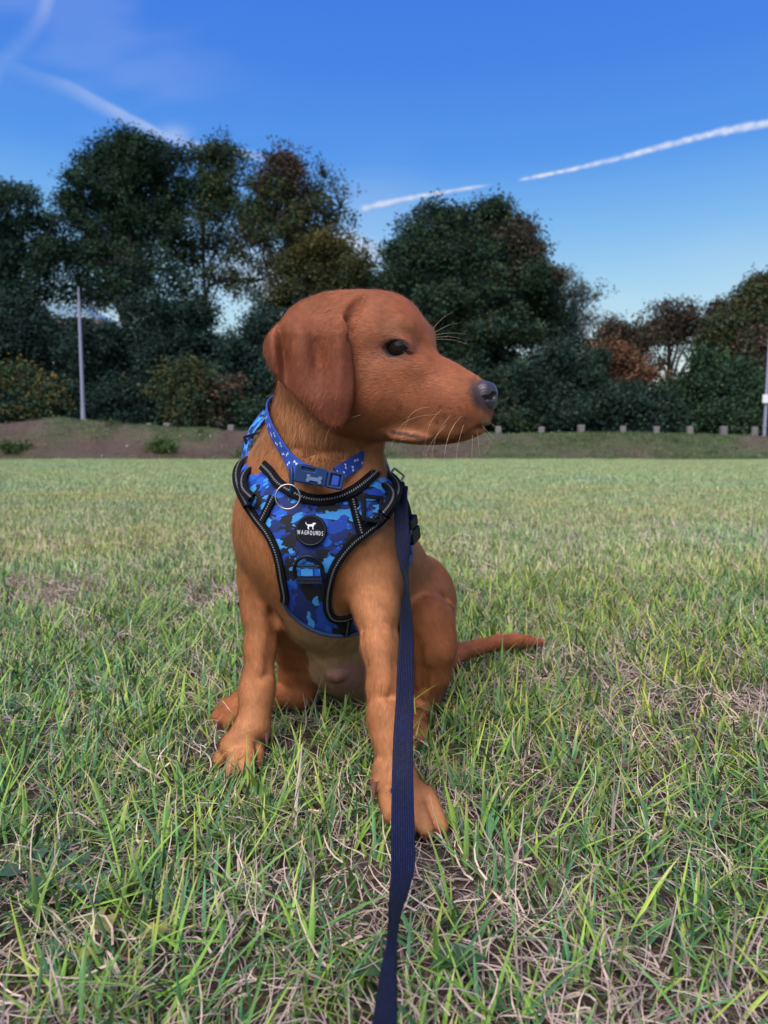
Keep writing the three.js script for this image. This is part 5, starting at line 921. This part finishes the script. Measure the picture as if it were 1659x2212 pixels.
  for (let v = 0; v < 8; v++) sets.mid.push(proto((o) => { for (let i = 0; i < 13; i++) { const c = pick(rnd() < .6 ? FARGREEN : GREEN), a = rnd() * 6.283; blade(o, gauss() * .02, gauss() * .02, rr(.018, .042), rr(.0018, .0036), a, rr(.05, .8), rr(0, .8), c, tipFor(c), 3, false); } for (let i = 0; i < 2; i++) stem(o, gauss() * .025, gauss() * .025, rr(.003, .014), rr(.02, .05), rr(.0006, .0012), rnd() * 6.283, rr(-.1, 1), pick(STRAW), 4, 2); }));
  for (let v = 0; v < 8; v++) sets.far.push(proto((o) => { for (let i = 0; i < 26; i++) { const c = rnd() < .26 ? pick(PALE) : pick(FARGREEN), a = rnd() * 6.283; blade(o, gauss() * .07, gauss() * .07, rr(.018, .042), rr(.004, .008), a, rr(.05, .8), rr(0, .7), c, c, 2, false); } }));
  const grass = new THREE.Group(); grass.name = 'grass'; scene.add(grass); tag(grass, 'green grass with pale dry stems covering the whole field'); grass.userData.kind = 'stuff';
  const q = new THREE.Quaternion(), e = new THREE.Euler(), m = new THREE.Matrix4(), colour = new THREE.Color(), up = V(0, 1, 0);
  const dogList = FLAGS.dog ? allPrims : [];
  function scatter(set, name, material, z0, z1, perM2, scale, keep, tint, cap) {
    const area = (w) => w, list = set.map(() => []); let n = 0;
    const half = (z) => (z0 > 2 ? .95 : .66) * z + .22, total = Math.round(perM2 * ((half(z0) + half(z1)) * (z1 - z0)));
    for (let i = 0; i < total; i++) {
      let z; do { z = rr(z0, z1); } while (rnd() > half(z) / half(z1));
      const x = rr(-half(z), half(z)), g = lush(x, -z); if (rnd() > keep(x, z, g)) continue;
      if (dogList.length && z > .45 && z < 1.25 && Math.abs(x) < .32) { const d = evaluate(near(dogList, x, .014, -z, .06), x, .014, -z); if (d < .007) continue; }
      list[Math.floor(rnd() * set.length)].push([x, z, g]); n++;
    }
    list.forEach((l, b) => {
      if (!l.length) return; const im = new THREE.InstancedMesh(set[b], material, l.length); im.name = name; im.userData.kind = 'stuff'; im.castShadow = im.receiveShadow = true;
      l.forEach(([x, z, g], i) => { e.set(rr(-.14, .14), rnd() * 6.283, rr(-.14, .14)); q.setFromEuler(e); const s = scale(x, z, g); m.compose(V(x, bump(x, -z), -z), q, V(s, s * rr(.85, 1.2), s)); im.setMatrixAt(i, m); const t = tint(x, z, g); colour.setRGB(...t); im.setColorAt(i, colour); });
      grass.add(im);
    }); return n;
  }
  const greenTint = (x, z, g) => { const v = rr(.7, 1.3), y = fbm(x * 2.3 + 5, z * 2.3, 2, 2); return [v * lerp(.85, 1.25, y), v, v * lerp(1.1, .8, y)]; };
  const dryTint = (x, z) => { const v = rr(.55, 1.15), k = fbm(x * 3, z * 3, 6, 2); return [v, v * lerp(.93, 1.0, k), v * lerp(.9, 1.02, k)]; };
  let n = 0;
  n += scatter(sets.mat, 'dry_stems', dryMat, .20, 1.7, 1450, () => rr(.8, 1.3), (x, z, g) => 1 - .4 * g, dryTint);
  n += scatter(sets.near, 'blades', mat, .20, 1.7, 4600, () => rr(.6, 1.15), (x, z, g) => .10 + .90 * smooth(.32, .82, g), greenTint);
  n += scatter(sets.wide, 'blades', mat, .20, 1.9, 150, () => rr(.7, 1.1), (x, z, g) => .25 + .75 * smooth(.3, .8, g), greenTint);
  n += scatter(sets.mat, 'dry_stems', dryMat, 1.7, 4.6, 240, () => rr(1.1, 1.7), (x, z, g) => (.8 - .65 * g) * smooth(4.6, 2.2, z), dryTint);
  n += scatter(sets.mid, 'blades', mat, 1.7, 7.0, 2100, () => rr(.65, 1.1), (x, z, g) => (.5 + .5 * g) * smooth(7.0, 4.0, z), greenTint);
  n += scatter(sets.far, 'blades', mat, 2.6, 20.2, 340, () => rr(.65, 1.15), (x, z, g) => (.6 + .4 * g) * smooth(2.6, 5.5, z), greenTint);
  console.log('tufts', n);
  // rough growth on the face and crest of the bank
  {
    seed(95); const list = sets.far.map(() => []);
    for (let i = 0; i < 34000; i++) { const foot = i % 5 === 0, x = rr(-19, 19), z = foot ? BANK_NEAR - .5 + Math.abs(gauss()) * .55 : rr(BANK_NEAR - .1, BANK_TOP + .6); if (foot ? rnd() > smooth(.3, .65, fbm(x * .9, 4, 2, 3)) : rnd() > .10 + .75 * smooth(.3, .8, bankGreen(x, z))) continue; list[Math.floor(rnd() * list.length)].push([x, z, bankGreen(x, z)]); }
    list.forEach((l, b) => { const im = new THREE.InstancedMesh(sets.far[b], mat, l.length); im.name = 'bank_growth'; im.userData.kind = 'stuff'; im.castShadow = im.receiveShadow = true; l.forEach(([x, z, g], i) => { e.set(0, rnd() * 6.283, 0); q.setFromEuler(e); const s = rr(.8, 1.5) * (rnd() < .15 ? 1.9 : 1); m.compose(V(x, Math.max(bankHeight(x, z), -.01), -z), q, V(s, s * rr(.8, 1.5), s)); im.setMatrixAt(i, m); const t = g < .35 ? [.95, .62, .62] : [.6, .68, .55], v = rr(.22, .85); colour.setRGB(t[0] * v, t[1] * v, t[2] * v); im.setColorAt(i, colour); }); grass.add(im); });
  }
  // broad leaved weeds low in the grass
  const leafPlant = (px, py, label, rgb, size, lobed, count) => {
    const g = onGround(px, py, .012), t = thing('weed', label, 'plant', [g.x, bump(g.x, g.z), g.z]), mt = std(rgb, .55, { side: THREE.DoubleSide, transmission: .2, thickness: 0 });
    for (let i = 0; i < count; i++) {
      const a = i / count * 6.283 + rr(-.4, .4), l = size * rr(.8, 1.2), pts = []; const N = 28;
      for (let k = 0; k < N; k++) { const u = k / N * 2 - 1, s = Math.abs(u), w = lobed ? (.42 + .22 * Math.cos(s * 11)) * Math.pow(1 - s, .35) * (s < .06 ? 0 : 1) : .36 * Math.sin(Math.PI * Math.pow(1 - s, .75)); pts.push(new THREE.Vector2((1 - s) * l, Math.sign(u) * w * l * .8)); }
      const sg = new THREE.ExtrudeGeometry(new THREE.Shape(pts), { depth: .0004, bevelEnabled: false }), p = sg.attributes.position;
      for (let k = 0; k < p.count; k++) { const X0 = p.getX(k), Y0 = p.getY(k); p.setXYZ(k, X0 + size * .4, .012 + X0 * .35 - X0 * X0 * 7 + Math.abs(Y0) * .35 + p.getZ(k), Y0); } sg.computeVertexNormals(); sg.rotateY(a);
      part('leaf', sg, mt, t); const st = limb([V(0, 0, 0), V(Math.cos(-a) * size * .25, .010, Math.sin(-a) * size * .25), V(Math.cos(-a) * size * .42, .012, Math.sin(-a) * size * .42)], .0006, .0004, 5); part('stalk', st, mt, t);
    }
  };
  leafPlant(262, 2040, 'yellowish lobed leaf weed low in the grass, bottom left', [.19, .19, .035], .022, true, 3);
  leafPlant(90, 1880, 'dark green lobed leaf weed in the grass near the left edge', [.03, .085, .035], .022, true, 5);
  leafPlant(225, 1925, 'small green lobed leaf weed behind the yellowish weed, bottom left', [.035, .10, .045], .014, true, 4);
  leafPlant(262, 1688, 'green lobed leaf weed in front of the left front paw', [.08, .14, .045], .014, true, 4);
  leafPlant(888, 2085, 'dark green broad leaf right of the leash near the bottom', [.03, .075, .02], .030, false, 2);
  leafPlant(1300, 1662, 'brownish broad leaf lying in the grass right of the dog', [.10, .07, .03], .020, false, 2);
}
renderer.render(scene, camera);
